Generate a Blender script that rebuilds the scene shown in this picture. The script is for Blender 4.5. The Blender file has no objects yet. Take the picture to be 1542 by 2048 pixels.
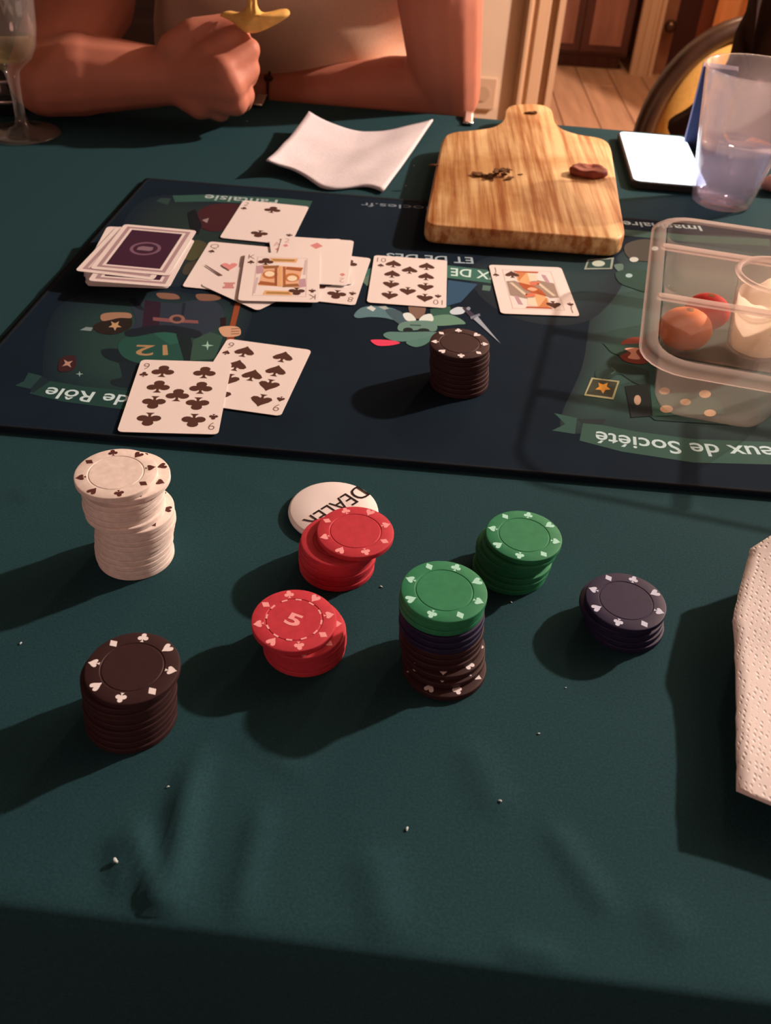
import bpy, bmesh, math, random
from mathutils import Vector, Matrix, noise

# ------------------------------------------------------------------ camera, light, exposure
S = bpy.context.scene
COL = S.collection
W, H, F = 1542, 2048, 1843.234
TZ = 0.75                                   # height of the table top
CAM = Vector((0, 0, TZ + 0.34454))
RX = Vector((0.99777059, 0.04293168, 0.05109528))
UP = Vector((-0.06673722, 0.6418602, 0.76391205))
FW = Vector((0.0, 0.76561893, -0.64329437))
cd = bpy.data.cameras.new('camera')
cd.sensor_fit = 'VERTICAL'; cd.sensor_height = 36.0; cd.sensor_width = 36.0 * W / H
cd.lens = 36.0 * F / H
cd.clip_start = 0.01; cd.clip_end = 50
cd.dof.use_dof = True; cd.dof.focus_distance = 0.50; cd.dof.aperture_fstop = 17.0
cam = bpy.data.objects.new('camera', cd); COL.objects.link(cam)
m = Matrix.Identity(4)
for i in range(3):
    m[i][0], m[i][1], m[i][2], m[i][3] = RX[i], UP[i], -FW[i], CAM[i]
cam.matrix_world = m
S.camera = cam

wd = bpy.data.worlds.new('world'); S.world = wd; wd.use_nodes = True
wd.node_tree.nodes['Background'].inputs[0].default_value = (0.55, 0.42, 0.38, 1)
wd.node_tree.nodes['Background'].inputs[1].default_value = 0.0

def lamp(name, loc, watts, color, r):
    d = bpy.data.lights.new(name, 'POINT'); d.energy = watts; d.color = color; d.shadow_soft_size = r
    o = bpy.data.objects.new(name, d); o.location = loc; COL.objects.link(o); return o
lamp('living_room_lamp', (2.05, 1.80, TZ + 1.27), 465, (1.0, 0.715, 0.58), 0.040)
lamp('fill_lamp', (-0.7, -1.0, TZ + 0.55), 15, (1.0, 0.55, 0.45), 0.25)  # unseen warm fill added behind the camera to lift the arms and shirt
lamp('back_room_lamp', (1.0, 3.45, 2.2), 52, (1.0, 0.66, 0.42), 0.08)

S.view_settings.view_transform = 'Standard'; S.view_settings.look = 'None'
S.view_settings.gamma = 1; S.view_settings.use_curve_mapping = False
S.view_settings.exposure = 0.0
S.cycles.max_bounces = 10; S.cycles.transparent_max_bounces = 24
S.cycles.caustics_reflective = False; S.cycles.caustics_refractive = False

random.seed(7)
PI = math.pi

# ------------------------------------------------------------------ helpers
def ray(px, py):
    return FW + RX * ((px - W / 2) / F) - UP * ((py - H / 2) / F)
def at(px, py, z=0.0):
    """point of the place at height z above the table top"""
    d = ray(px, py); return CAM + d * ((TZ + z - CAM.z) / d.z)
def atY(px, py, Y):
    d = ray(px, py); return CAM + d * (Y / d.y)
def lin(c):
    c = c / 255.0
    return c / 12.92 if c <= 0.04045 else ((c + 0.055) / 1.055) ** 2.4
LW = (1.06, 0.744, 0.59)
def A(r, g, b, k=1.0):
    """reflectance of a surface whose lamp-lit colour is r,g,b"""
    return tuple(min(0.92, k * lin(v) / w) for v, w in zip((r, g, b), LW))

def mat(name, col, rough=0.6, spec=0.3, **kw):
    mt = bpy.data.materials.new(name); mt.use_nodes = True
    n = mt.node_tree.nodes; b = n['Principled BSDF']
    b.inputs['Base Color'].default_value = (*col, 1)
    b.inputs['Roughness'].default_value = rough
    b.inputs['Specular IOR Level'].default_value = spec
    for k, v in kw.items():
        b.inputs[k.replace('_', ' ')].default_value = v
    return mt
def tex_noise(mt, scale, amount, detail=4, stretch=(1, 1, 1), bump=0.0, dark=None, dist=0.001):
    """procedural colour variation and fine relief"""
    nt = mt.node_tree; n = nt.nodes; b = n['Principled BSDF']; base = b.inputs['Base Color'].default_value[:]
    tc = n.new('ShaderNodeTexCoord'); mp = n.new('ShaderNodeMapping'); mp.inputs['Scale'].default_value = stretch
    nz = n.new('ShaderNodeTexNoise'); nz.inputs['Scale'].default_value = scale; nz.inputs['Detail'].default_value = detail
    nt.links.new(tc.outputs['Object'], mp.inputs[0]); nt.links.new(mp.outputs[0], nz.inputs['Vector'])
    cr = n.new('ShaderNodeValToRGB')
    d = dark or tuple(v * (1 - amount) for v in base[:3])
    cr.color_ramp.elements[0].position = 0.3; cr.color_ramp.elements[1].position = 0.7
    cr.color_ramp.elements[0].color = (*d[:3], 1); cr.color_ramp.elements[1].color = (*[min(1, v * (1 + amount * 0.4)) for v in base[:3]], 1)
    nt.links.new(nz.outputs['Fac'], cr.inputs[0]); nt.links.new(cr.outputs[0], b.inputs['Base Color'])
    if bump:
        bp = n.new('ShaderNodeBump'); bp.inputs['Strength'].default_value = bump; bp.inputs['Distance'].default_value = dist
        nt.links.new(nz.outputs['Fac'], bp.inputs['Height']); nt.links.new(bp.outputs[0], b.inputs['Normal'])
    return mt
def clear(name, tint=(1, 1, 1), milk=0.06, rough=0.08, milk_col=(0.8, 0.75, 0.75), ior=1.45, gloss=1.0):
    """thin clear plastic or glass wall: see-through, glossy by Fresnel, slightly milky"""
    mt = bpy.data.materials.new(name); mt.use_nodes = True
    nt = mt.node_tree; n = nt.nodes; n.clear()
    out = n.new('ShaderNodeOutputMaterial'); tr = n.new('ShaderNodeBsdfTransparent'); tr.inputs[0].default_value = (*tint, 1)
    gl = n.new('ShaderNodeBsdfGlossy'); gl.inputs['Roughness'].default_value = rough; gl.inputs[0].default_value = (gloss, gloss, gloss, 1)
    df = n.new('ShaderNodeBsdfDiffuse'); df.inputs[0].default_value = (*milk_col, 1)
    tl = n.new('ShaderNodeBsdfTranslucent'); tl.inputs[0].default_value = (*milk_col, 1)
    mm = n.new('ShaderNodeMixShader'); mm.inputs[0].default_value = 0.5
    fr = n.new('ShaderNodeFresnel'); fr.inputs[0].default_value = ior
    m1 = n.new('ShaderNodeMixShader'); m2 = n.new('ShaderNodeMixShader'); m1.inputs[0].default_value = milk
    L = nt.links.new
    gm = n.new('ShaderNodeNewGeometry'); mr = n.new('ShaderNodeMapRange'); mr.inputs[3].default_value = ior; mr.inputs[4].default_value = 1 / ior
    L(gm.outputs['Backfacing'], mr.inputs[0]); L(mr.outputs[0], fr.inputs[0])      # a thin sheet reflects alike from both sides
    L(df.outputs[0], mm.inputs[1]); L(tl.outputs[0], mm.inputs[2])
    L(tr.outputs[0], m1.inputs[1]); L(mm.outputs[0], m1.inputs[2])
    L(fr.outputs[0], m2.inputs[0]); L(m1.outputs[0], m2.inputs[1]); L(gl.outputs[0], m2.inputs[2]); L(m2.outputs[0], out.inputs[0])
    return mt

class MB:
    """collects shapes that become ONE mesh object"""
    def __init__(s): s.v = []; s.f = []; s.c = []; s.m = []
    def face(s, pts, col=(1, 1, 1), mi=0):
        i = len(s.v); s.v += [Vector(p) for p in pts]; s.f.append(list(range(i, i + len(pts)))); s.c.append(col); s.m.append(mi)
    def grid(s, rows, col=(1, 1, 1), closed=False, mi=0):
        i = len(s.v); n = len(rows[0])
        for r in rows: s.v += [Vector(p) for p in r]
        for a in range(len(rows) - 1):
            for b in range(n if closed else n - 1):
                c = (b + 1) % n
                s.f.append([i + a * n + b, i + a * n + c, i + (a + 1) * n + c, i + (a + 1) * n + b]); s.c.append(col); s.m.append(mi)
        return i
    def loft(s, rings, col=(1, 1, 1), cap0=True, cap1=True, mi=0):
        i = s.grid(rings, col, True, mi); n = len(rings[0])
        if cap0: s.f.append(list(range(i + n - 1, i - 1, -1))); s.c.append(col); s.m.append(mi)
        j = i + n * (len(rings) - 1)
        if cap1: s.f.append(list(range(j, j + n))); s.c.append(col); s.m.append(mi)
    def lathe(s, prof, n=48, o=(0, 0, 0), col=(1, 1, 1), cap0=True, cap1=True, mi=0):
        o = Vector(o)
        s.loft([[o + Vector((r * math.cos(2 * PI * k / n), r * math.sin(2 * PI * k / n), z)) for k in range(n)] for r, z in prof], col, cap0, cap1, mi)
    def box(s, lo, hi, col=(1, 1, 1), bev=0.0, mi=0):
        x0, y0, z0 = lo; x1, y1, z1 = hi
        def rect(z, d): return [(x0 + d, y0 + d, z), (x1 - d, y0 + d, z), (x1 - d, y1 - d, z), (x0 + d, y1 - d, z)]
        if bev: s.loft([rect(z0, bev), rect(z0 + bev, 0), rect(z1 - bev, 0), rect(z1, bev)], col, mi=mi)
        else: s.loft([rect(z0, 0), rect(z1, 0)], col, mi=mi)
    def tube(s, pts, rad, n=12, col=(1, 1, 1), closed=False, mi=0):
        pts = [Vector(p) for p in pts]; N = len(pts)
        rad = rad if isinstance(rad, (list, tuple)) else [rad] * N
        rings = []; ref = None
        for k, p in enumerate(pts):
            t = (pts[(k + 1) % N] - pts[k - 1]) if closed else (pts[min(k + 1, N - 1)] - pts[max(k - 1, 0)])
            t.normalize()
            if ref is None: ref = t.orthogonal().normalized()
            ref = (ref - t * ref.dot(t)).normalized(); bi = t.cross(ref)
            rings.append([p + (ref * math.cos(2 * PI * a / n) + bi * math.sin(2 * PI * a / n)) * rad[k] for a in range(n)])
        if closed: s.loft(rings + [rings[0]], col, False, False, mi)
        else: s.loft(rings, col, mi=mi)
    def ball(s, c, r, n=14, col=(1, 1, 1), R=None, mi=0):
        c = Vector(c); r = r if isinstance(r, (list, tuple)) else (r, r, r)
        rings = []
        for a in range(1, n):
            th = PI * a / n
            ring = []
            for b in range(n * 2):
                ph = PI * b / n
                q = Vector((r[0] * math.sin(th) * math.cos(ph), r[1] * math.sin(th) * math.sin(ph), -r[2] * math.cos(th)))
                ring.append(c + (R @ q if R else q))
            rings.append(ring)
        s.loft(rings, col, mi=mi)
    def capsule(s, a, b, ra, rb, n=14):
        """tapered bone with round ends"""
        a, b = Vector(a), Vector(b); t = (b - a).normalized(); pts = []; rr = []
        for k in range(1, 6):
            an = PI / 2 * k / 6; pts.append(a - t * ra * math.cos(an)); rr.append(ra * math.sin(an))
        for k in range(0, 6):
            u = k / 5; pts.append(a.lerp(b, u)); rr.append(ra + (rb - ra) * u)
        for k in range(5, 0, -1):
            an = PI / 2 * k / 6; pts.append(b + t * rb * math.cos(an)); rr.append(rb * math.sin(an))
        s.tube(pts, rr, n)
    def build(s, name, ms, parent=None, loc=None, smooth=False, world=False, ngon=True):
        me = bpy.data.meshes.new(name)
        off = Vector(loc) if loc is not None else Vector((0, 0, 0))
        if world: 
            base = Vector(parent.location) if parent else off
            vs = [v - base for v in s.v]
        else: vs = s.v
        me.from_pydata([tuple(v) for v in vs], [], s.f); me.update()
        ca = me.color_attributes.new('Col', 'FLOAT_COLOR', 'CORNER')
        k = 0; data = []
        for f, c in zip(s.f, s.c):
            for j in range(len(f)):
                cc = c[j] if isinstance(c[0], (tuple, list)) else c
                data += [cc[0], cc[1], cc[2], 1.0]
        ca.data.foreach_set('color', data)
        me.polygons.foreach_set('material_index', s.m)
        if smooth: me.polygons.foreach_set('use_smooth', [True] * len(s.f))
        for mt in (ms if isinstance(ms, (list, tuple)) else [ms]): me.materials.append(mt)
        o = bpy.data.objects.new(name, me); COL.objects.link(o)
        if parent: o.parent = parent
        if loc is not None: o.location = loc
        return o
def clean(o, d=1e-5, normals=True, angle=None):
    bm = bmesh.new(); bm.from_mesh(o.data); bmesh.ops.remove_doubles(bm, verts=bm.verts, dist=d)
    if normals: bmesh.ops.recalc_face_normals(bm, faces=bm.faces)
    bm.to_mesh(o.data); bm.free(); 
    if angle: o.data.set_sharp_from_angle(angle=angle)
    return o
def bake(o):
    """apply the modifiers"""
    dg = bpy.context.evaluated_depsgraph_get(); me = bpy.data.meshes.new_from_object(o.evaluated_get(dg))
    o.modifiers.clear(); old = o.data; o.data = me; bpy.data.meshes.remove(old); return o
def fuse(o, voxel, it=6, smooth=True):
    md = o.modifiers.new('r', 'REMESH'); md.mode = 'VOXEL'; md.voxel_size = voxel; md.use_smooth_shade = True
    sm = o.modifiers.new('s', 'SMOOTH'); sm.iterations = it; sm.factor = 0.5
    bpy.context.view_layer.update(); bake(o)
    o.data.polygons.foreach_set('use_smooth', [True] * len(o.data.polygons)); return o
def tag(o, label=None, cat=None, group=None, kind=None):
    if label: o['label'] = label
    if cat: o['category'] = cat
    if group: o['group'] = group
    if kind: o['kind'] = kind
    return o
def empty(name, loc, label, cat, group=None, rz=0.0):
    o = bpy.data.objects.new(name, None); o.location = loc; o.rotation_euler = (0, 0, rz); o.empty_display_size = 0.02
    COL.objects.link(o); return tag(o, label, cat, group)
def spline(pts, n=8, closed=True):
    """Catmull-Rom through 2D or 3D points"""
    P = [Vector(p) for p in pts]; N = len(P); out = []
    for k in range(N if closed else N - 1):
        g = (lambda q: P[q % N]) if closed else (lambda q: P[max(0, min(N - 1, q))])
        p0, p1, p2, p3 = g(k - 1), g(k), g(k + 1), g(k + 2)
        for j in range(n):
            t = j / n
            out.append(0.5 * (2 * p1 + (p2 - p0) * t + (2 * p0 - 5 * p1 + 4 * p2 - p3) * t * t + (3 * p1 - p0 - 3 * p2 + p3) * t ** 3))
    if not closed: out.append(P[-1])
    return out
def rrect(x0, y0, x1, y1, r, n=5):
    out = []
    for cx, cy, a0 in ((x1 - r, y1 - r, 0), (x0 + r, y1 - r, 90), (x0 + r, y0 + r, 180), (x1 - r, y0 + r, 270)):
        for k in range(n + 1):
            a = math.radians(a0 + 90 * k / n); out.append((cx + r * math.cos(a), cy + r * math.sin(a)))
    return out
_tx = {}
def text_mesh(body, offset=0.0, res=3):
    """letters as flat triangles: (verts 2D with width scaled as is, faces)"""
    key = (body, offset)
    if key in _tx: return _tx[key]
    cu = bpy.data.curves.new('t', 'FONT'); cu.body = body; cu.size = 1.0; cu.offset = offset; cu.resolution_u = res; cu.fill_mode = 'FRONT'
    o = bpy.data.objects.new('t', cu); COL.objects.link(o); bpy.context.view_layer.update()
    me = bpy.data.meshes.new_from_object(o.evaluated_get(bpy.context.evaluated_depsgraph_get()))
    vs = [(v.co.x, v.co.y) for v in me.vertices]; fs = [list(p.vertices) for p in me.polygons]
    bpy.data.objects.remove(o); bpy.data.curves.remove(cu); bpy.data.meshes.remove(me)
    x0 = min(v[0] for v in vs); x1 = max(v[0] for v in vs)
    _tx[key] = ([(x - x0, y) for x, y in vs], fs, x1 - x0); return _tx[key]
def add_text(mb, body, fn, col, offset=0.0):
    vs, fs, w = text_mesh(body, offset)
    for f in fs:
        pts = [fn(vs[k][0] / w, vs[k][1]) for k in f]
        mb.face(pts, col)

# suit outlines, about one unit tall, upright
def suit(kind):
    if kind == 'diamond': return [(0, .5), (-.38, 0), (0, -.5), (.38, 0)]
    if kind == 'heart':
        return [tuple(p) for p in spline([(0, .24), (-.13, .42), (-.32, .44), (-.46, .26), (-.36, -.02), (-.12, -.32), (0, -.5), (.12, -.32), (.36, -.02), (.46, .26), (.32, .44), (.13, .42)], 3)]
    if kind == 'spade':
        b = [(0, .5), (-.1, .34), (-.34, .08), (-.44, -.12), (-.36, -.28), (-.2, -.3), (-.06, -.2), (-.05, -.36), (-.16, -.5), (.16, -.5), (.05, -.36), (.06, -.2), (.2, -.3), (.36, -.28), (.44, -.12), (.34, .08), (.1, .34)]
        return b
    out = []
    for cx, cy, a0, a1 in ((.24, -.08, -110, 100), (0, .27, -30, 210), (-.24, -.08, 80, 290)):
        for k in range(8):
            a = math.radians(a0 + (a1 - a0) * k / 7); out.append((cx + .22 * math.cos(a), cy + .22 * math.sin(a)))
    return out + [(-.05, -.2), (-.06, -.36), (-.17, -.5), (.17, -.5), (.06, -.36), (.05, -.2)]
SUITS = {k: suit(k) for k in ('heart', 'diamond', 'spade', 'club')}

# ------------------------------------------------------------------ materials
ink = bpy.data.materials.new('printed_ink'); ink.use_nodes = True
_b = ink.node_tree.nodes['Principled BSDF']; _b.inputs['Roughness'].default_value = 0.75; _b.inputs['Specular IOR Level'].default_value = 0.1
_a = ink.node_tree.nodes.new('ShaderNodeVertexColor'); _a.layer_name = 'Col'
ink.node_tree.links.new(_a.outputs[0], _b.inputs['Base Color'])
cloth_m = tex_noise(mat('green_cotton_cloth', A(34, 60, 60), 0.9, 0.1), 900, 0.22, 3, bump=0.15, dist=0.0004)
mat_m = tex_noise(mat('navy_mat_fabric', A(20, 31, 39), 0.85, 0.05), 14, 0.2, 5)
mat_edge_m = mat('mat_rubber_edge', A(22, 26, 30), 0.9, 0.1)
card_m = mat('card_paper', A(236, 203, 184), 0.55, 0.3)
paper_m = tex_noise(mat('paper_towel', A(222, 192, 180), 0.95, 0.05), 320, 0.06, 2, bump=0.3, dist=0.0006)
skin_m = tex_noise(mat('skin', (0.55, 0.222, 0.150), 0.55, 0.3, Subsurface_Weight=0.12, Subsurface_Scale=0.02), 18, 0.12, 3)
skin_m.node_tree.nodes['Principled BSDF'].inputs['Subsurface Radius'].default_value = (1, 0.35, 0.2)

# ------------------------------------------------------------------ the room
def struct(name, mb, mt, parent=None, smooth=False):
    o = mb.build(name, mt, parent, smooth=smooth)
    if not parent: o['kind'] = 'structure'
    return o
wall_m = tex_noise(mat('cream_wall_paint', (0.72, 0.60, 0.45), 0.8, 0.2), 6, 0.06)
trim_m = tex_noise(mat('cream_trim_paint', (0.62, 0.44, 0.28), 0.5, 0.3), 3, 0.1, stretch=(6, 6, 0.4))
floor_m = tex_noise(mat('wood_floor', (0.52, 0.30, 0.18), 0.45, 0.4), 5, 0.25, stretch=(6, 0.6, 1))
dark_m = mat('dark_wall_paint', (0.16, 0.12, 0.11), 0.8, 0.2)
b = MB(); b.box((-2.3, -1.3, -0.02), (2.9, 5.6, 0.0)); floor = struct('floor', b, mat('floor_gap', (0.10, 0.05, 0.03), 0.8))
pm = MB()
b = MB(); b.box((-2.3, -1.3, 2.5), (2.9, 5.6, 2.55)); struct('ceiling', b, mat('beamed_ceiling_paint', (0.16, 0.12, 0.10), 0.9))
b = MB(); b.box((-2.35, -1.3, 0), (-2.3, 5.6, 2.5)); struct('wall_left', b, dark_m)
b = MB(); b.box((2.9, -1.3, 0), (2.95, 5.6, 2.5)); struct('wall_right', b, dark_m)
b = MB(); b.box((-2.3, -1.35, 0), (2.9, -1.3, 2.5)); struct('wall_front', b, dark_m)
YW = 2.9
xo0, xo1 = 0.405, 1.45                     # doorway
b = MB(); b.box((-2.3, YW, 0), (xo0 - 0.01, YW + 0.12, 2.5)); b.box((xo1 + 0.01, YW, 0), (2.9, YW + 0.12, 2.5)); b.box((xo0 - 0.01, YW, 2.08), (xo1 + 0.01, YW + 0.12, 2.5))
struct('wall_back', b, wall_m)
def casing(x0, x1, y, z1, name, mt):
    """moulded upright of a door frame"""
    b = MB(); w = x1 - x0; y0 = y
    prof = [(0, 0), (0, -.022), (.08, -.030), (.16, -.030), (.2, -.018), (.30, -.018), (.34, -.026), (.62, -.024), (.68, -.016), (.8, -.016), (.84, -.034), (1, -.034), (1, 0)]
    b.loft([[(x0 + w * u, y0 + v, z) for u, v in prof] for z in (0, z1)])
    return struct(name, b, mt)
casing(0.296, 0.404, YW, 2.12, 'trim_1', trim_m)
casing(xo1, xo1 + 0.108, YW, 2.12, 'trim_2', trim_m)
b = MB(); b.box((0.296, YW - 0.03, 2.05), (xo1 + 0.108, YW - 0.001, 2.16), bev=0.006); struct('trim_3', b, trim_m)
b = MB(); b.box((-2.3, YW - 0.015, 0), (0.294, YW - 0.001, 0.1), bev=0.004); struct('baseboard_back', b, trim_m)
# floorboards in the doorway and beyond
bm_ = None
fb = []
k = 0
for i in range(11):
    x0 = 0.15 + i * 0.14
    y = 2.2 + (i * 0.47) % 0.9 - 0.6
    while y < 5.5:
        y1 = min(y + 1.25, 5.55)
        if bm_ is None:
            q = MB(); q.box((0.0015, 0.0015, 0), (0.1385, 1.2485, 0.012), bev=0.002); o = q.build('floorboard', floor_m, floor); bm_ = o.data
        else:
            o = bpy.data.objects.new('floorboard', bm_); COL.objects.link(o); o.parent = floor
        o.location = (x0, y, 0); o.scale = (1, (y1 - y) / 1.25, 1)
        y += 1.25
# wall socket
sk = empty('wall_socket', (0.204, YW, TZ - 0.448), 'beige square wall socket low on the cream wall', 'socket')
b = MB(); b.box((-.036, -.012, -.045), (.036, 0, .045), bev=.003); b.build('cover_plate', mat('socket_plastic', (0.62, 0.47, 0.33), 0.4), sk)
b = MB(); b.loft([[(.021 * math.cos(a * PI / 12), y, .021 * math.sin(a * PI / 12)) for a in range(24)] for y in (-.0125, -.0145)]); b.build('socket_face', mat('socket_face_plastic', (0.52, 0.39, 0.27), 0.4), sk)

# dark sideboard behind the person
sb = empty('sideboard', (-1.05, 2.66, 0), 'dark wooden sideboard against the wall behind the person', 'sideboard')
sb_m = tex_noise(mat('sideboard_wood', (0.030, 0.014, 0.010), 0.4, 0.4), 6, 0.3, stretch=(1, 8, 8))
b = MB(); b.box((-.80, -.20, .08), (.80, .22, .98), bev=.005); b.build('carcass', sb_m, sb)
b = MB(); b.box((-.83, -.23, .98), (.83, .235, 1.01), bev=.006); b.build('top', sb_m, sb)
for sx in (-1, 1):
    for sy in (-1, 1):
        b = MB(); b.box((sx * .74 - .03, sy * .16 - .03, 0), (sx * .74 + .03, sy * .16 + .03, .08)); b.build('foot', sb_m, sb)
for i in range(3):
    for z0, z1, nm in ((.12, .66, 'door'), (.70, .94, 'drawer')):
        x0 = -.77 + i * .52; b = MB(); b.box((x0, -.216, z0), (x0 + .50, -.201, z1), bev=.004); d = b.build(nm, sb_m, sb)
        b = MB(); b.ball((x0 + .25, -.228, (z0 + z1) / 2), .013, 6); b.build('knob', trim_m, d)

# back room
YB = 4.42
b = MB(); b.box((0.2, YB + 0.3, 0), (2.9, YB + 0.36, 2.5)); struct('wall_far', b, mat('far_wall_paint', (0.42, 0.20, 0.12), 0.8))
b = MB(); b.box((0.0, YW + 0.13, 0), (0.06, YB + 0.3, 2.5)); struct('wall_inner', b, dark_m)
red_wood = tex_noise(mat('dark_red_wood', (0.09, 0.026, 0.018), 0.35, 0.5), 6, 0.3, stretch=(8, 8, 1))
pale_red = tex_noise(mat('pale_red_panel', (0.36, 0.165, 0.12), 0.35, 0.5), 5, 0.25, stretch=(6, 6, 1))
cb = empty('wooden_cabinet', (0.70, YB + 0.12, 0.012), 'dark red wooden cabinet with pale door panels seen through doorway', 'cabinet')
b = MB(); b.box((-.20, -.10, .05), (.225, .13, 1.9), bev=.006); b.box((-.22, -.12, 1.9), (.245, .13, 1.95), bev=.008); b.box((-.18, -.08, 0), (.2, .12, .05)); b.build('carcass', red_wood, cb)
for x0, x1 in ((-.19, .008), (.012, .215)):
    b = MB(); b.box((x0, -.122, .07), (x1, -.101, 1.88), bev=.004); d = b.build('door', red_wood, cb)
    for z0, z1 in ((.10, .36), (.42, 1.1), (1.16, 1.82)):
        b = MB(); b.box((x0 + .035, -.126, z0), (x1 - .03, -.122, z1), bev=.002); b.build('door_panel', pale_red, d)
    b = MB(); b.ball((x1 - .012 if x0 < 0 else x0 + .012, -.135, .95), .011, 6); b.build('knob', red_wood, d)
casing(0.94, 1.035, YB - 0.02, 2.1, 'trim_4', mat('pale_far_trim', (0.68, 0.50, 0.34), 0.5))
b = MB(); b.box((1.036, YB + 0.0, 0), (1.10, YB + 0.05, 2.3)); struct('trim_5', b, mat('brown_frame', (0.30, 0.14, 0.08), 0.6))
dr = MB(); dr.box((1.10, YB + 0.03, 0.02), (1.205, YB + 0.07, 2.1), bev=.004); d1 = struct('door_1', dr, mat('dark_door_paint', (0.055, 0.018, 0.016), 0.4))
b = MB(); b.ball((1.075, YB - 0.03, 0.21), .026, 8); b.tube([(1.075, YB + 0.03, 0.21), (1.075, YB - 0.02, 0.21)], .010); b.build('door_knob', mat('dark_brass', (0.10, 0.05, 0.03), 0.3, 0.5, Metallic=0.6), d1)
b = MB(); b.box((1.205, YB + 0.03, 0.02), (1.265, YB + 0.08, 2.1)); struct('trim_6', b, mat('red_brown_frame', (0.22, 0.06, 0.03), 0.6))
ct = MB()
rows = []
for z in [0.03 + 2.2 * i / 10 for i in range(11)]:
    rows.append([(1.235 + 0.9 * j / 60, YB - 0.10 + 0.022 * math.sin(j * 0.9) + 0.004 * math.sin(z * 3 + j), z) for j in range(61)])
ct.grid(rows); o = ct.build('orange_curtain', mat('orange_curtain_cloth', (0.85, 0.40, 0.16), 0.9), smooth=True)
sd = o.modifiers.new('t', 'SOLIDIFY'); sd.thickness = 0.004
tag(o, 'orange curtain in the far room behind the oval-backed chair', 'curtain')

# ------------------------------------------------------------------ table, tablecloth
PHI = math.radians(-3.5)
T0 = Vector((0.008, 0.159, TZ))            # on the front edge
TX = Vector((math.cos(PI and PHI), math.sin(PHI), 0)); TY = Vector((-math.sin(PHI), math.cos(PHI), 0))
DEPTH = 0.997
def tl(x, y, z=0): return T0 + TX * x + TY * y + Vector((0, 0, z))
tb = empty('dining_table', tl(0, DEPTH / 2) - Vector((0, 0, TZ)), 'wooden dining table hidden under the dark green tablecloth', 'table', rz=PHI)
wood_dark = tex_noise(mat('dark_table_wood', (0.10, 0.05, 0.03), 0.5), 5, 0.3, stretch=(1, 8, 8))
b = MB(); b.box((-.86, -DEPTH / 2 + .006, TZ - .034), (.86, DEPTH / 2 - .006, TZ - .0045), bev=.004); b.build('tabletop', wood_dark, tb)
for sx in (-1, 1):
    for sy in (-1, 1):
        b = MB(); b.loft([[(sx * .78 + u * s_, sy * .42 + v * s_, z) for u, v in ((-1, -1), (1, -1), (1, 1), (-1, 1))] for z, s_ in ((0, .022), (.5, .03), (TZ - .036, .036))]); b.build('leg', wood_dark, tb)
b = MB(); b.box((-.76, -.43, TZ - .075), (.76, -.41, TZ - .036)); b.box((-.76, .41, TZ - .075), (.76, .43, TZ - .036)); b.build('apron', wood_dark, tb)

def seg_d(p, a, c):
    ax, ay = a; bx, by = c; dx, dy = bx - ax, by - ay; t = max(0, min(1, ((p[0] - ax) * dx + (p[1] - ay) * dy) / (dx * dx + dy * dy)))
    return math.hypot(p[0] - ax - t * dx, p[1] - ay - t * dy), t
RIDGES = []                                # soft creases in the cloth: ends, height, width
for a, c, h, w in (((262, 1640), (318, 1835), .0030, .0065), ((400, 1440), (330, 1850), .0034, .0085), ((228, 1660), (250, 1800), .0016, .006),
                   ((530, 1600), (470, 1850), .0016, .008), ((735, 1690), (780, 1880), .0014, .012), ((1300, 1790), (1370, 1900), .0010, .012),
                   ((1090, 1640), (1230, 1840), .0012, .008), ((1000, 1890), (1130, 1925), .0010, .007), ((470, 1470), (620, 1560), .0006, .006),
                   ((930, 1480), (1010, 1640), .0010, .012), ((420, 930), (560, 1000), .0006, .010), ((20, 1000), (130, 960), .0008, .012), ((60, 420), (200, 330), .0007, .012)):
    p, q = at(*a), at(*c); RIDGES.append(((p.x, p.y), (q.x, q.y), h * 1.3, w * .72))
SUNK = [((-.14, .35), .05), ((-.105, .255), .05), ((-.038, .30), .045), ((-.02, .365), .06), ((.03, .3), .045), ((.072, .37), .045), ((.125, .333), .045)]
def cloth_z(P):
    h = 0.0
    for a, c, hh, w in RIDGES:
        d, t = seg_d((P.x, P.y), a, c)
        if d < 3 * w: h += hh * math.exp(-(d / w) ** 2) * min(1, 4 * min(t, 1 - t) + 0.15)
    n1 = noise.noise(Vector((P.x * 9, P.y * 9, 2.3))); n2 = noise.noise(Vector((P.x * 30, P.y * 14, 7.7)))
    front = max(0, 1 - (P.y - .15) / .12)
    h += max(0, n1) * .0006 * (0.3 + front * 2) + max(0, n2) * .0009 * front
    if P.y > .40: h *= max(0, 1 - (P.y - .40) / .04) if P.y < .93 else 0.4
    for (cx, cy), r in SUNK:
        d = math.hypot(P.x - cx, P.y - cy)
        if d < r: h *= max(0, (d / r - .6) / .4)
    return h
xs = []
x = -.90
while x < .9001:
    xs.append(x); x += 0.0035 if -.30 < x < .34 else 0.02
ys = []; y = 0.0
while y < DEPTH: ys.append(y); y += 0.0035 if y < .30 else 0.012
ys.append(DEPTH)
b = MB(); rows = []
ns = 5
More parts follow.
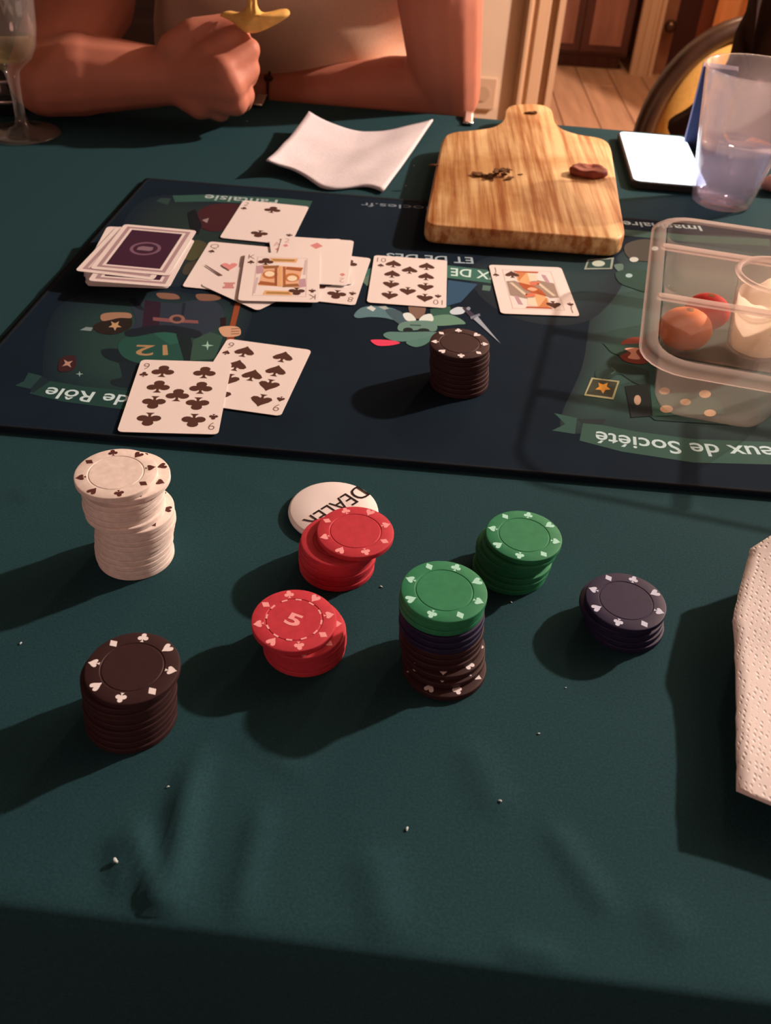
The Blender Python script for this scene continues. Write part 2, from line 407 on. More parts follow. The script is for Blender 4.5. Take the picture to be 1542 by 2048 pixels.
for kind in ('front', 'top', 'back'):
    if kind == 'front':
        for k in range(12, -1, -1):
            zz = -.006 - .21 * k / 12
            rows.append([tl(x, -.006 - (0.010 * math.sin(x * 21) + .006 * math.sin(x * 47 + 1)) * (k / 12) ** 1 - .004 * k / 12, zz) for x in xs])
        for a in (20, 45, 70):
            a_ = math.radians(a); rows.append([tl(x, .0 - .006 * math.cos(a_), -.006 + .006 * math.sin(a_)) for x in xs])
    elif kind == 'top':
        for y in ys:
            r = []
            for x in xs:
                p = tl(x, y); p.z += cloth_z(p) if y > 0 else 0; r.append(p)
            rows.append(r)
    else:
        for a in (70, 45, 20):
            a_ = math.radians(a); rows.append([tl(x, DEPTH + .006 * math.cos(a_), -.006 + .006 * math.sin(a_)) for x in xs])
        for k in range(0, 9):
            rows.append([tl(x, DEPTH + .006 + .010 * (1 + math.sin(x * 19)) * k / 16, -.006 - .075 * k / 8) for x in xs])
b.grid(rows); tc = b.build('tablecloth', cloth_m, smooth=True)
sd = tc.modifiers.new('t', 'SOLIDIFY'); sd.thickness = 0.0008; sd.offset = -1
tag(tc, 'dark green cotton tablecloth creased along its front edge', 'tablecloth')

# ------------------------------------------------------------------ play mat with its print
MZ = 0.003
mBL, mTL = Vector((-.2890, .4640, TZ)), Vector((-.2553, .8879, TZ)); mBR, mTR = Vector((.345, .4440, TZ)), Vector((.372, .862, TZ))
pmat = empty('play_mat', (0.04, 0.66, TZ + .0002), 'dark navy printed game mat lying on the green tablecloth', 'mat')
def mat_outline(ins, z):
    c = (mBL + mTL + mBR + mTR) / 4; out = []
    for k, p in enumerate((mBL, mBR, mTR, mTL)):
        d = (c - p); d = Vector((math.copysign(ins, d.x), math.copysign(ins, d.y), 0)); out.append(p + d + Vector((0, 0, z)))
    res = []
    for k in range(4):
        p = out[k]; a = out[k - 1]; c2 = out[(k + 1) % 4]; r = .006
        u = (a - p).normalized() * r; v = (c2 - p).normalized() * r
        for j in range(5):
            t = j / 4; res.append((p + u) * (1 - t) ** 2 + 2 * p * t * (1 - t) + (p + v) * t * t)
    return res
b = MB(); b.loft([mat_outline(0, .0002), mat_outline(0, MZ - .0008), mat_outline(.001, MZ)], cap1=True); b.build('mat_body', mat_m, pmat, world=True)
b = MB(); b.loft([mat_outline(-.0012, .0001), mat_outline(-.0016, MZ - .0008), mat_outline(.000, MZ + .0003), mat_outline(.0035, MZ + .0003), mat_outline(.0040, MZ)], cap0=False, cap1=False); b.build('stitched_edge', mat_edge_m, pmat, world=True, smooth=True)

LAY = [0]
class Print:
    """flat print on the mat, drawn where it lies"""
    def __init__(s): s.mb = MB()
    def z(s): LAY[0] += 1; return MZ + .00005 + LAY[0] * .000004
    def poly(s, pts, col, sm=False, k=1.0):
        z = s.z(); P = [at(x, y, z) for x, y in pts]
        if sm: P = spline(P, 5)
        s.mb.face(P, A(*col, k)); return s
    def fan(s, c, pts, col, edge):
        z = s.z(); P = spline([at(x, y, z) for x, y in pts], 6); C = at(*c, z); ca, ce = A(*col), A(*edge); mid = tuple(.65 * a + .35 * e for a, e in zip(ca, ce))
        N = len(P); M = [C.lerp(p, .6) for p in P]
        for k in range(N):
            s.mb.face([C, M[k], M[(k + 1) % N]], (ca, mid, mid)); s.mb.face([M[k], P[k], P[(k + 1) % N], M[(k + 1) % N]], (mid, ce, ce, mid))
        return s
    def ell(s, c, rx, ry, col, n=18):
        return s.poly([(c[0] + rx * math.cos(2 * PI * k / n), c[1] + ry * math.sin(2 * PI * k / n)) for k in range(n)], col)
    def star(s, c, r, col, n=5, inner=.42, sq=.75, rot=0):
        return s.poly([(c[0] + (r if k % 2 == 0 else r * inner) * math.sin(PI * k / n + rot), c[1] + sq * (r if k % 2 == 0 else r * inner) * math.cos(PI * k / n + rot)) for k in range(2 * n)], col)
    def line(s, pts, w, col):
        """stroke of about w pixels"""
        for a, c in zip(pts[:-1], pts[1:]):
            dx, dy = c[0] - a[0], c[1] - a[1]; L = math.hypot(dx, dy) or 1; nx, ny = -dy / L * w / 2, dx / L * w / 2
            s.poly([(a[0] + nx, a[1] + ny), (c[0] + nx, c[1] + ny), (c[0] - nx, c[1] - ny), (a[0] - nx, a[1] - ny)], col)
        return s
    def text(s, body, p0, pm_, p1, cap, col, off=.012):
        """letters from p0 over pm_ to p1 along the baseline; cap = pixel height of a capital"""
        z = s.z(); a, m_, c = at(*p0, z), at(*pm_, z), at(*p1, z); q = 2 * m_ - (a + c) / 2
        hp = at(pm_[0], pm_[1] + cap, z); hh = (hp - m_).length / .73
        def fn(u, v):
            B = a * (1 - u) ** 2 + 2 * q * u * (1 - u) + c * u * u; t = (2 * (q - a) * (1 - u) + 2 * (c - q) * u).normalized()
            return B + Vector((-t.y, t.x, 0)) * v * hh
        add_text(s.mb, body, fn, A(*col), off); return s
    def done(s, name, label): o = s.mb.build(name, ink, pmat, world=True); o['label'] = label; return o

NAVY = (20, 31, 39)
p = Print(); p.fan((330, 690), [(120, 610), (250, 575), (400, 590), (500, 610), (478, 700), (430, 800), (250, 815), (110, 780), (85, 720)], (42, 66, 56), NAVY); p.done('printed_panel', 'soft green printed panel on the navy mat')
p = Print(); p.fan((390, 455), [(310, 392), (480, 404), (600, 418), (560, 500), (430, 565), (250, 560), (240, 460)], (38, 48, 42), NAVY); p.done('printed_panel', 'soft green printed panel on the navy mat')
p = Print(); p.fan((1330, 690), [(1120, 850), (1165, 730), (1190, 600), (1250, 500), (1400, 470), (1580, 500), (1640, 700), (1600, 880), (1350, 890), (1200, 870)], (60, 88, 76), (28, 44, 46)); p.done('printed_panel', 'soft green printed panel on the navy mat')
p = Print(); p.fan((1120, 560), [(960, 520), (1150, 490), (1250, 540), (1180, 640), (1040, 640), (950, 580)], (36, 56, 54), NAVY); p.done('printed_panel', 'soft green printed panel on the navy mat')
p = Print(); p.poly([(80, 758), (160, 772), (265, 783), (420, 800), (420, 838), (255, 820), (125, 803), (59, 787)], (33, 60, 52)); p.done('printed_ribbon', 'green printed ribbon on the navy mat')
p = Print(); p.poly([(30, 771), (48, 762), (57, 745), (84, 752), (62, 778)], (36, 60, 55)); p.done('printed_ribbon', 'green printed ribbon on the navy mat')
p = Print(); p.poly([(60, 778), (84, 752), (100, 762), (66, 786)], (26, 40, 42)); p.done('printed_ribbon', 'green printed ribbon on the navy mat')
p = Print(); p.poly([(345, 391), (420, 389), (560, 396), (625, 402), (618, 417), (540, 409), (420, 403), (350, 404)], (50, 78, 66)); p.done('printed_ribbon', 'green printed ribbon on the navy mat')
p = Print(); p.poly([(312, 402), (322, 396), (342, 397), (335, 410)], (44, 60, 54)); p.done('printed_ribbon', 'green printed ribbon on the navy mat')
p = Print(); p.poly([(1167, 843), (1272, 863), (1387, 878), (1542, 884), (1640, 882), (1640, 930), (1542, 929), (1387, 925), (1243, 903), (1159, 881)], (54, 82, 69)); p.done('printed_ribbon', 'green printed ribbon on the navy mat')
p = Print(); p.poly([(1108, 826), (1154, 836), (1150, 868), (1104, 861), (1131, 848)], (50, 80, 68)); p.done('printed_ribbon', 'green printed ribbon on the navy mat')
p = Print(); p.poly([(1154, 838), (1212, 838), (1205, 850), (1163, 846)], (34, 44, 44)); p.done('printed_ribbon', 'green printed ribbon on the navy mat')
p = Print(); p.poly([(695, 552), (760, 530), (890, 530), (985, 541), (1060, 556), (1055, 580), (980, 566), (890, 555), (760, 556), (690, 574)], (62, 102, 84)); p.done('printed_ribbon', 'green printed ribbon on the navy mat')
p = Print(); p.poly([(722, 560), (740, 548), (752, 556), (734, 572)], (96, 110, 92)); p.done('printed_ribbon', 'green printed ribbon on the navy mat')
p = Print(); p.poly([(966, 570), (982, 572), (980, 582), (964, 580)], (86, 108, 92)); p.done('printed_ribbon', 'green printed ribbon on the navy mat')
p = Print(); p.poly([(1240, 458), (1380, 470), (1540, 478), (1540, 492), (1380, 484), (1240, 470)], (52, 74, 62)); p.done('printed_ribbon', 'green printed ribbon on the navy mat')
p = Print()
WHT = (196, 205, 196)
p.text('Jeux de Rôle', (372, 800), (235, 789), (97, 774), 21, WHT)
p.text('Jeux de Société', (1566, 893), (1372, 885), (1192, 862), 25, WHT)
p.text('Fantaisie', (556, 400), (484, 395), (412, 389), 11, (170, 172, 158))
p.text('docles.fr', (872, 414), (794, 409), (722, 405), 8, (120, 120, 122), .004)
p.text('ET DE DÉS', (945, 515), (860, 511), (773, 506), 13, (165, 168, 165))
p.text('JEUX DE CARTES', (1036, 552), (900, 536), (765, 534), 16, (205, 215, 205))
p.text('Imaginaire', (1400, 452), (1320, 447), (1245, 442), 10, (170, 172, 158))
p.done('printed_lettering', 'pale printed lettering on the ribbons of the mat')
p = Print()                                # cloaked figure with a hat, upside down for the camera
p.poly([(240, 716), (290, 722), (292, 745), (285, 775), (232, 772), (222, 760), (244, 752)], (24, 34, 38), True)
p.poly([(203, 700), (230, 697), (262, 706), (292, 722), (250, 727), (212, 716)], (22, 32, 36), True)
p.poly([(236, 690), (258, 672), (300, 660), (345, 658), (378, 678), (386, 710), (378, 728), (300, 730), (250, 716)], (36, 72, 60), True)
p.poly([(300, 662), (345, 658), (378, 680), (340, 690)], (42, 84, 68))
p.poly([(352, 668), (380, 668), (392, 730), (370, 728)], (24, 34, 34))
p.text('12', (334, 690), (305, 691), (274, 690), 21, (168, 124, 82))
p.poly([(262, 606), (296, 600), (350, 607), (392, 600), (436, 606), (446, 640), (398, 676), (330, 656), (258, 668), (272, 640)], (44, 50, 58), True)
p.poly([(290, 600), (322, 604), (318, 650), (284, 655)], (48, 28, 38))
p.poly([(365, 606), (372, 606), (368, 630), (362, 630)], (30, 36, 44)); p.poly([(255, 660), (330, 650), (398, 662), (392, 676), (330, 664), (262, 674)], (26, 32, 38), True)
p.poly([(306, 634), (336, 637), (396, 641), (397, 647), (336, 644), (306, 641)], (128, 76, 72))
p.ell((354, 638), 16, 9, (142, 92, 76)); p.ell((354, 638), 9, 5, (58, 44, 48))
p.poly([(314, 586), (350, 588), (358, 598), (322, 597)], (132, 88, 68), True); p.poly([(394, 588), (438, 591), (436, 600), (400, 601)], (128, 84, 64), True)
p.poly([(256, 598), (270, 594), (290, 622), (272, 616)], (26, 32, 38))
p.poly([(186, 652), (212, 640), (258, 634), (262, 654), (232, 668), (200, 666)], (40, 30, 26), True)
p.poly([(202, 630), (220, 625), (258, 626), (262, 636), (238, 636), (206, 642)], (158, 112, 84), True)
p.star((230, 651), 14, (190, 140, 96))
p.poly([(160, 660), (172, 654), (186, 655), (182, 662)], (126, 134, 126))
p.poly([(470, 606), (482, 606), (470, 655), (468, 684), (452, 684), (462, 640)], (142, 66, 38)); p.poly([(440, 636), (452, 634), (452, 655), (442, 655)], (36, 22, 22))
p.poly([(438, 656), (456, 652), (478, 655), (480, 670), (456, 674), (444, 670)], (205, 148, 112), True)
for k in range(3): p.line([(462, 658 + 5 * k), (479, 657 + 5 * k)], 1.4, (120, 70, 50))
p.poly([(386, 680), (420, 664), (446, 672), (430, 718), (380, 722)], (52, 74, 60))
p.star((415, 691), 13, (150, 178, 152), 4, .25)
p.poly([(122, 716), (150, 712), (148, 738), (118, 742)], (58, 30, 32), True); p.star((135, 727), 13, (176, 128, 108), 4, .35, rot=.6)
p.star((159, 748), 8, (140, 150, 140), 4, .3)
p.done('printed_figure', 'printed cloaked figure with a numbered green hat')
p = Print()                                # dark red figure near the far ribbon
p.poly([(395, 425), (430, 408), (490, 412), (480, 440), (440, 462), (402, 455)], (66, 30, 32), True)
p.poly([(375, 425), (390, 418), (404, 450), (396, 470), (380, 455)], (20, 24, 26)); p.poly([(404, 440), (418, 436), (414, 446)], (150, 120, 112))
p.done('printed_figure', 'dark red printed figure near the far ribbon of the mat')
for pts_, c_ in (([(370, 490), (395, 480), (415, 492), (390, 520), (366, 515)], (74, 66, 42)), ([(372, 528), (398, 522), (392, 545), (366, 548)], (66, 54, 42))):
    p = Print(); p.poly(pts_, c_, True); p.done('printed_patch', 'olive printed patch beside the deck')
p = Print()                                # green horned creature in the middle
p.poly([(896, 560), (955, 568), (922, 604), (893, 612)], (48, 76, 96))
p.poly([(708, 630), (722, 616), (748, 612), (790, 618), (812, 636), (806, 644), (770, 636), (740, 634), (716, 636)], (92, 116, 114), True)
p.poly([(733, 616), (742, 611), (752, 617), (746, 623)], (205, 198, 182)); p.poly([(756, 613), (772, 612), (780, 620), (768, 619)], (170, 165, 150))
p.poly([(770, 620), (800, 622), (816, 644), (798, 648)], (70, 86, 88), True)
p.poly([(818, 606), (850, 606), (846, 634), (824, 634)], (128, 92, 74), True)
p.poly([(860, 618), (900, 612), (905, 632), (862, 640)], (52, 84, 66))
p.poly([(864, 634), (896, 629), (918, 636), (931, 647), (915, 649), (872, 651)], (102, 132, 104), True)
p.poly([(806, 628), (820, 626), (832, 639), (824, 643), (812, 640)], (222, 212, 200), True); p.poly([(838, 642), (846, 631), (862, 628), (867, 640), (856, 644)], (222, 212, 200), True)
p.poly([(797, 650), (812, 643), (850, 641), (872, 646), (871, 662), (840, 660), (800, 662)], (104, 128, 110), True)
p.ell((816, 660), 10, 5, (26, 34, 34)); p.ell((847, 661), 12, 4.5, (26, 34, 34)); p.line([(820, 650), (842, 651)], 2.5, (62, 78, 68))
p.poly([(767, 672), (776, 664), (810, 664), (872, 664), (866, 675), (820, 682), (790, 682)], (92, 120, 106), True)
p.poly([(812, 684), (846, 676), (868, 672), (852, 688), (830, 694)], (84, 116, 100), True)
p.poly([(741, 681), (756, 679), (785, 681), (800, 686), (780, 691), (755, 691)], (228, 62, 84), True)
p.poly([(900, 622), (915, 614), (930, 617), (926, 627), (906, 629)], (200, 198, 194), True)
p.poly([(924, 616), (932, 614), (956, 636), (946, 640)], (62, 50, 62)); p.ell((937, 617), 4, 3.5, (140, 136, 140)); p.line([(941, 636), (960, 629)], 5, (120, 116, 122))
p.poly([(947, 638), (955, 632), (1001, 687)], (158, 154, 154))
p.done('printed_figure', 'printed green creature with a red tongue and a dagger')
p = Print()                                # card player near the tray
p.poly([(1183, 755), (1239, 762), (1227, 799), (1168, 791)], (176, 160, 112)); p.poly([(1186, 758), (1235, 764), (1224, 795), (1172, 788)], (64, 62, 48))
p.star((1206, 775), 16, (232, 150, 58), 5, .5)
p.poly([(1190, 752), (1196, 736), (1220, 727), (1260, 730), (1296, 742), (1292, 768), (1270, 766), (1240, 748), (1222, 756), (1205, 758)], (42, 62, 54), True)
p.line([(1222, 735), (1232, 742), (1222, 748)], 2.5, (78, 100, 80))
p.done('printed_card', 'printed star card held by a dark green arm on the mat')
p = Print(); p.poly([(1250, 772), (1297, 767), (1304, 832), (1262, 835)], (28, 37, 36)); p.ell((1275, 800), 7, 10, (206, 160, 128))
p.done('printed_card', 'printed dark card with a cream oval on the mat')
p = Print(); p.poly([(1300, 768), (1346, 772), (1440, 800), (1450, 828), (1305, 832)], (54, 86, 72)); p.poly([(1300, 832), (1450, 838), (1460, 850), (1310, 840)], (40, 62, 54))
for c, rx, ry in (((1333, 818), 13, 7.5), ((1329, 782), 11, 7), ((1371, 804), 11, 6.5), ((1420, 826), 12, 7), ((1410, 788), 12, 8)): p.ell(c, rx, ry, (206, 158, 118))
p.done('printed_dice', 'printed green block with cream dots under the tray')
p = Print(); p.poly([(1237, 700), (1246, 682), (1270, 674), (1292, 680), (1302, 700), (1292, 726), (1262, 726), (1242, 716)], (138, 58, 44), True)
p.poly([(1205, 685), (1216, 690), (1296, 686), (1300, 694), (1262, 700), (1240, 712), (1222, 704)], (44, 68, 56))
p.poly([(1250, 697), (1278, 696), (1272, 704), (1280, 718), (1256, 716), (1262, 706)], (236, 158, 126), True)
p.done('printed_figure', 'printed red-haired card player beside the tray')
p = Print(); p.poly([(1175, 519), (1228, 515), (1224, 538), (1168, 539)], (150, 148, 126)); p.poly([(1178, 521), (1223, 518), (1220, 536), (1173, 536)], (44, 62, 54)); p.ell((1197, 527), 13, 6, (190, 184, 158))
p.done('printed_card', 'printed moon card near the chopping board')
p = Print(); p.poly([(1228, 530), (1245, 528), (1246, 540), (1236, 542)], (92, 108, 92), True)
p.poly([(1232, 545), (1262, 538), (1300, 545), (1296, 582), (1262, 575), (1238, 564)], (38, 64, 52), True); p.ell((1258, 551), 7, 4, (160, 172, 160))
p.done('printed_figure', 'printed dark green figure near the chopping board')
p = Print(); p.poly([(1250, 490), (1292, 478), (1330, 492), (1322, 520), (1262, 518)], (70, 62, 52), True); p.ell((1268, 519), 9, 5, (190, 178, 160)); p.ell((1310, 497), 7, 4.5, (190, 178, 160))
p.done('printed_figure', 'printed brown figure beside the tray rim')

# ------------------------------------------------------------------ playing cards
CW, CL, CT = 0.0626, 0.0866, 0.00034
_o = rrect(-CW / 2, -CL / 2, CW / 2, CL / 2, .0034, 4)
_mb = MB(); _mb.loft([[(x, y, 0) for x, y in _o], [(x, y, CT) for x, y in _o]]); _t = _mb.build('card_template', card_m); CARD_ME = _t.data; bpy.data.objects.remove(_t)
INKB = A(84, 48, 36); INKR = A(214, 128, 116); THIN = A(128, 92, 76)
def flat(mb, pts, col, cx=0, cy=0, s=1.0, rot=0.0, z=CT + .00006, sx=1.0):
    c, n = math.cos(rot), math.sin(rot)
    mb.face([(cx + s * (x * sx * c - y * n), cy + s * (x * sx * n + y * c), z) for x, y in pts], col)
def outline_part(name, card, mbs, label=None):
    o = mbs.build(name, ink, card)
    if label: o['label'] = label
    return o
_pip = {}
def pip(card, kind, x, y, s, flip, col, z=CT + .00006):
    key = (kind, round(s, 5), col)
    if key not in _pip:
        mb = MB(); flat(mb, SUITS[kind], col, 0, 0, s, 0, 0, 1.12); o = mb.build('pip', ink, card); _pip[key] = o.data
    else:
        o = bpy.data.objects.new('pip', _pip[key]); COL.objects.link(o); o.parent = card
    o.location = (x, y, z); o.rotation_euler = (0, 0, PI if flip else 0); return o
def index(card, rank, kind, col, tcol):
    for fl in (0, 1):
        mb = MB(); s = -1 if fl else 1
        vs, fs, w = text_mesh(rank, -.012)
        h = .0088; wd = min(.0075, w * h * 1.15); x0 = -CW / 2 + .0030; y0 = CL / 2 - .0128
        add_text(mb, rank, lambda u, v: (s * (x0 + u * wd), s * (y0 + v * h / .73), CT + .00006), tcol, -.012)
        flat(mb, SUITS[kind], col, s * (x0 + wd / 2), s * (y0 - .0062), .0064, PI if fl else 0)
        mb.build('corner_index', ink, card)
def card(pos, rz, z, label, rank=None, kind=None, group=None):
    o = bpy.data.objects.new('playing_card', CARD_ME); COL.objects.link(o); o.location = (pos.x, pos.y, TZ + z); o.rotation_euler = (0, 0, rz)
    tag(o, label, 'card', group)
    if rank:
        col = INKR if kind in ('heart', 'diamond') else INKB; tcol = A(205, 140, 126) if kind in ('heart', 'diamond') else THIN
        index(o, rank, kind, col, tcol)
    return o
def pips(o, kind, spots, s=.0150):
    col = INKR if kind in ('heart', 'diamond') else INKB
    for x, y, f in spots: pip(o, kind, x * CW, y * CL, s, f, col)
R4 = (.335, .112, -.112, -.335)
NINE = [(sx * .225, y, y < 0) for sx in (-1, 1) for y in R4] + [(0, 0.0, False)]
TEN = [(sx * .225, y, y < 0) for sx in (-1, 1) for y in R4] + [(0, .225, False), (0, -.225, True)]
def from_edge(tlp, blp, z):
    """centre and turn from the pixels of the top left and bottom left corner"""
    a, c = at(*tlp, z), at(*blp, z); d = (a - c).normalized(); rz = math.atan2(d.y, d.x) - PI / 2; mid = (a + c) / 2
    return mid + Vector((d.y, -d.x, 0)) * CW / 2, rz
ZC = MZ + .0007
c9s = card(Vector((-.0975, .5418, 0)), -.1299, ZC, 'nine of spades card partly under the nine of clubs', '9', 'spade')
pips(c9s, 'spade', NINE)
c9c = card(Vector((-.1422, .5101, 0)), .0692, ZC + .0007, 'nine of clubs card lying face up over the nine of spades', '9', 'club')
pips(c9c, 'club', NINE)
c10 = card(Vector((.0063, .7021, 0)), -.0167, ZC, 'ten of spades card face up in the middle of the mat', '10', 'spade'); pips(c10, 'spade', TEN, .0140)
cJ = card(Vector((.108, .7009, 0)), .0674, ZC, 'jack of spades card lying alone in front of the chopping board', 'J', 'spade')
c2 = card(Vector((-.1252, .8009, 0)), -.0802, ZC, 'two of clubs card nearest the far edge of the mat', '2', 'club'); pips(c2, 'club', [(0, .32, False), (0, -.32, True)])

def court(o, kind, style):
    """the framed double picture of a court card"""
    mb = MB(); z0 = CT + .00004; w, h = .20, .29
    fx, fy = CW * .335, CL * .40
    out = A(222, 176, 150); 
    for (xa, ya, xb, yb) in ((-fx, -fy, fx, -fy + .0005), (-fx, fy - .0005, fx, fy), (-fx, -fy, -fx + .0005, fy), (fx - .0005, -fy, fx, fy)):
        mb.face([(xa, ya, z0), (xb, ya, z0), (xb, yb, z0), (xa, yb, z0)], A(206, 164, 146))
    O1, O2, O3, GR, DK, PU = A(206, 120, 70), A(226, 160, 105), A(186, 84, 46), A(160, 126, 104), A(110, 70, 48), A(190, 140, 138)
    def two(pts, col, dz):
        for s in (1, -1):
            q = [(s * x * fx, s * y * fy, z0 + dz) for x, y in pts]; mb.face(q, col)
    if style == 'jack':
        two([(-.95, -.35), (-.95, .38), (-.6, .42), (-.05, .05), (.1, -.55), (-.3, -.5)], GR, .00002)
        two([(-.5, .45), (-.45, .9), (0, .9), (.05, .3), (-.1, .05)], O2, .00004); two([(-.15, .95), (-.55, .95), (-.5, .87), (.42, .87), (.5, .95)], O3, .00006)
        two([(-.45, .40), (-.05, .86), (-.42, .86)], O1, .00006); two([(0, .86), (.38, .80), (.3, .45), (.0, .42)], A(238, 196, 160), .00006)
        two([(-.5, .35), (.05, .2), (.35, -.02), (.5, -.35), (.2, -.15), (-.15, .1)], O3, .00008); two([(-.05, .36), (.4, .42), (.3, .22), (0, .2)], A(220, 110, 80), .00010)
        two([(.55, .8), (.72, .78), (.8, .35), (.65, .38)], PU, .00006); two([(-.85, .3), (-.72, .32), (-.25, -.3), (-.4, -.32)], A(220, 184, 150), .00010)
        mb.face([(x * fx, y * fy, z0 + .00014) for x, y in spline([(-.2, 0), (0, .1), (.2, 0), (0, -.1)], 4)], A(232, 160, 120))
    else:
        mb.face([(x * fx, y * fy, z0 + .00002) for x, y in ((-.82, -.5), (.7, -.56), (.82, .5), (-.7, .56))], A(226, 160, 118))
        def disc(cx, cy, r, col, dz):
            for s in (1, -1): mb.face([(s * (cx * fx + r * math.cos(a * PI / 8)), s * (cy * fy + r * math.sin(a * PI / 8) * 1.25), z0 + dz) for a in range(16)], col)
        two([(-.5, .95), (-.42, .74), (.55, .74), (.62, .95)], O2, .00004); two([(-.4, .90), (-.36, .80), (.46, .80), (.5, .90)], A(170, 120, 66), .00006)
        disc(-.42, .06, .0062, A(190, 110, 60), .00004); disc(-.44, .10, .0040, A(240, 200, 160), .00006)
        two([(-.85, -.45), (-.2, -.5), (-.15, -.36), (-.75, -.28)], A(164, 88, 50), .00008)
        for k, cc_ in enumerate((A(150, 80, 46), A(224, 160, 100), A(166, 92, 54))):
            x = -.16 + .16 * k; mb.face([(x * fx - .0009, -fy * .5, z0 + .00010), (x * fx + .0011, -fy * .5, z0 + .00010), (x * fx - .0003, fy * .5, z0 + .00010), (x * fx - .0023, fy * .5, z0 + .00010)], cc_)
        two([(-.98, .5), (-.72, .56), (-.68, .14), (-.95, .08)], PU, .00004); two([(-.97, -.9), (-.9, -.9), (-.84, -.1), (-.94, -.1)], A(206, 168, 160), .00004)
        two([(-.74, .50), (-.1, .56), (-.14, .42), (-.66, .36)], A(150, 92, 52), .00012)
    mb.build('court_picture', ink, o)
    s = .0125; col = INKR if kind == 'heart' else INKB
    pip(o, kind, -fx + .0075, fy - .0085, s, False, col, CT + .0002); pip(o, kind, fx - .0075, -fy + .0085, s, True, col, CT + .0002)
court(cJ, 'spade', 'jack')
# the pile of face-up cards
pA, rA = from_edge((419, 484), (364.5, 573), ZC)
cA = card(pA, rA, ZC, 'queen of spades card at the left end of the face-up pile', 'Q', 'spade')
mb = MB()
a_, b_ = at(409, 531, ZC), at(443, 552, ZC)
cE_p, cE_r = from_edge((598, 501), (552, 595), ZC)
cE = card(cE_p, cE_r, ZC, 'eight of clubs card sticking out right of the face-up pile', '8', 'club')
pips(cE, 'club', [(sx * .225, y, y < 0) for sx in (-1, 1) for y in (.335, 0.02, -.335)] + [(0, .17, False), (0, -.17, True)])
ZB = ZC + .0006
e1, e2 = at(403, 571, ZB), at(515, 622, ZB); d = (e2 - e1).normalized(); rB = math.atan2(d.y, d.x); ctrB = e2 - d * CW / 2 + Vector((-d.y, d.x, 0)) * CL / 2
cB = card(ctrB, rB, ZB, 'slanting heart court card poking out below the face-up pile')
mb = MB()
def onB(px, py, z=CT + .00006):
    q = at(px, py, ZB + CT) - Vector((ctrB.x, ctrB.y, TZ + ZB)); c, n = math.cos(-rB), math.sin(-rB); return Vector((q.x * c - q.y * n, q.x * n + q.y * c, z))
hp = [(459 + 34 * x, 533 - 15 * y) for x, y in SUITS['heart']]
mb.face([onB(*q) for q in hp], A(222, 134, 122)); mb.build('pip', ink, cB)
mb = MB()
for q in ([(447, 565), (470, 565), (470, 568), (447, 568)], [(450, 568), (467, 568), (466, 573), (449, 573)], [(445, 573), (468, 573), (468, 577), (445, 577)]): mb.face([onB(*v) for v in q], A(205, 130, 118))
mb.face([onB(*v) for v in ((409, 530), (412, 530), (446, 551), (441, 552))], A(100, 64, 52)); mb.build('court_picture', ink, cB)  # dark slash: shadow slit under the bent card, painted in among the print
pD2, rD2 = from_edge((530, 481), (521, 569), ZC + .0012)
pD2 += Vector((.0075, .003, 0))
cD2 = card(pD2, rD2 + .10, ZC + .0012, 'ace of diamonds card under the two of diamonds', 'A', 'diamond')
aD, bD = at(708, 481, ZC + .0018), at(694, 573, ZC + .0018); dd = (aD - bD).normalized(); rD = math.atan2(dd.y, dd.x) - PI / 2
pD = (aD + bD) / 2 - Vector((dd.y, -dd.x, 0)) * CW / 2
cD = card(pD, rD, ZC + .0018, 'two of diamonds card behind the king of clubs', '2', 'diamond'); pips(cD, 'diamond', [(0, .32, False), (0, -.32, True)], .013)
pK, rK = from_edge((491, 507), (476, 599), ZC + .0024)
cK = card(pK, rK, ZC + .0024, 'king of clubs card on top of the face-up pile', 'K', 'club'); court(cK, 'club', 'king')

# the deck, face down
ORD = ['topmost', 'second', 'third', 'fourth', 'fifth', 'sixth', 'seventh', 'eighth', 'ninth', 'tenth', 'eleventh', 'twelfth', 'thirteenth', 'fourteenth', 'fifteenth', 'sixteenth', 'seventeenth', 'eighteenth', 'nineteenth', 'twentieth']
def ordinal(k):
    if k < 20: return ORD[k]
    tens = {2: 'twenty', 3: 'thirty'}[(k + 1) // 10]; u = (k + 1) % 10
    return (tens[:-1] + 'ieth') if u == 0 else tens + '-' + ['', 'first'] [1] if u == 1 else tens + '-' + ORD[u - 1]
ND = 36
def back_print(o):
    mb = MB(); z = CT + .00005
    def ring(sx, sy, wd, col, zz):
        a = [(-sx, -sy), (sx, -sy), (sx, sy), (-sx, sy)]; i = [(-sx + wd, -sy + wd), (sx - wd, -sy + wd), (sx - wd, sy - wd), (-sx + wd, sy - wd)]
        for k in range(4): mb.face([(*a[k], zz), (*a[(k + 1) % 4], zz), (*i[(k + 1) % 4], zz), (*i[k], zz)], col)
    ring(CW / 2 - .0042, CL / 2 - .0042, .0032, A(176, 134, 128), z)
    mb.build('border_line', ink, o)
    mb = MB(); sx, sy = CW / 2 - .0098, CL / 2 - .0098
    mb.face([(-sx, -sy, z), (sx, -sy, z), (sx, sy, z), (-sx, sy, z)], A(66, 32, 46)); mb.build('back_panel', ink, o)
    mb = MB(); n = 32; ca = A(122, 82, 92)
    for r0, r1 in ((.0098, .0124),):
        for k in range(n):
            a, c = 2 * PI * k / n, 2 * PI * (k + 1) / n
            mb.face([(r * math.cos(t), r * math.sin(t), z + .00005) for r, t in ((r0, a), (r1, a), (r1, c), (r0, c))], ca)
    mb.face([(x, y, z + .00005) for x, y in ((-.0062, -.0036), (.0040, -.0040), (.0062, -.0018), (.0056, .0036), (-.0034, .0040), (-.0064, .0016))], A(134, 98, 102)); mb.build('back_emblem', ink, o)
pT, rT = from_edge((248, 450), (180, 537), MZ + .0128); 
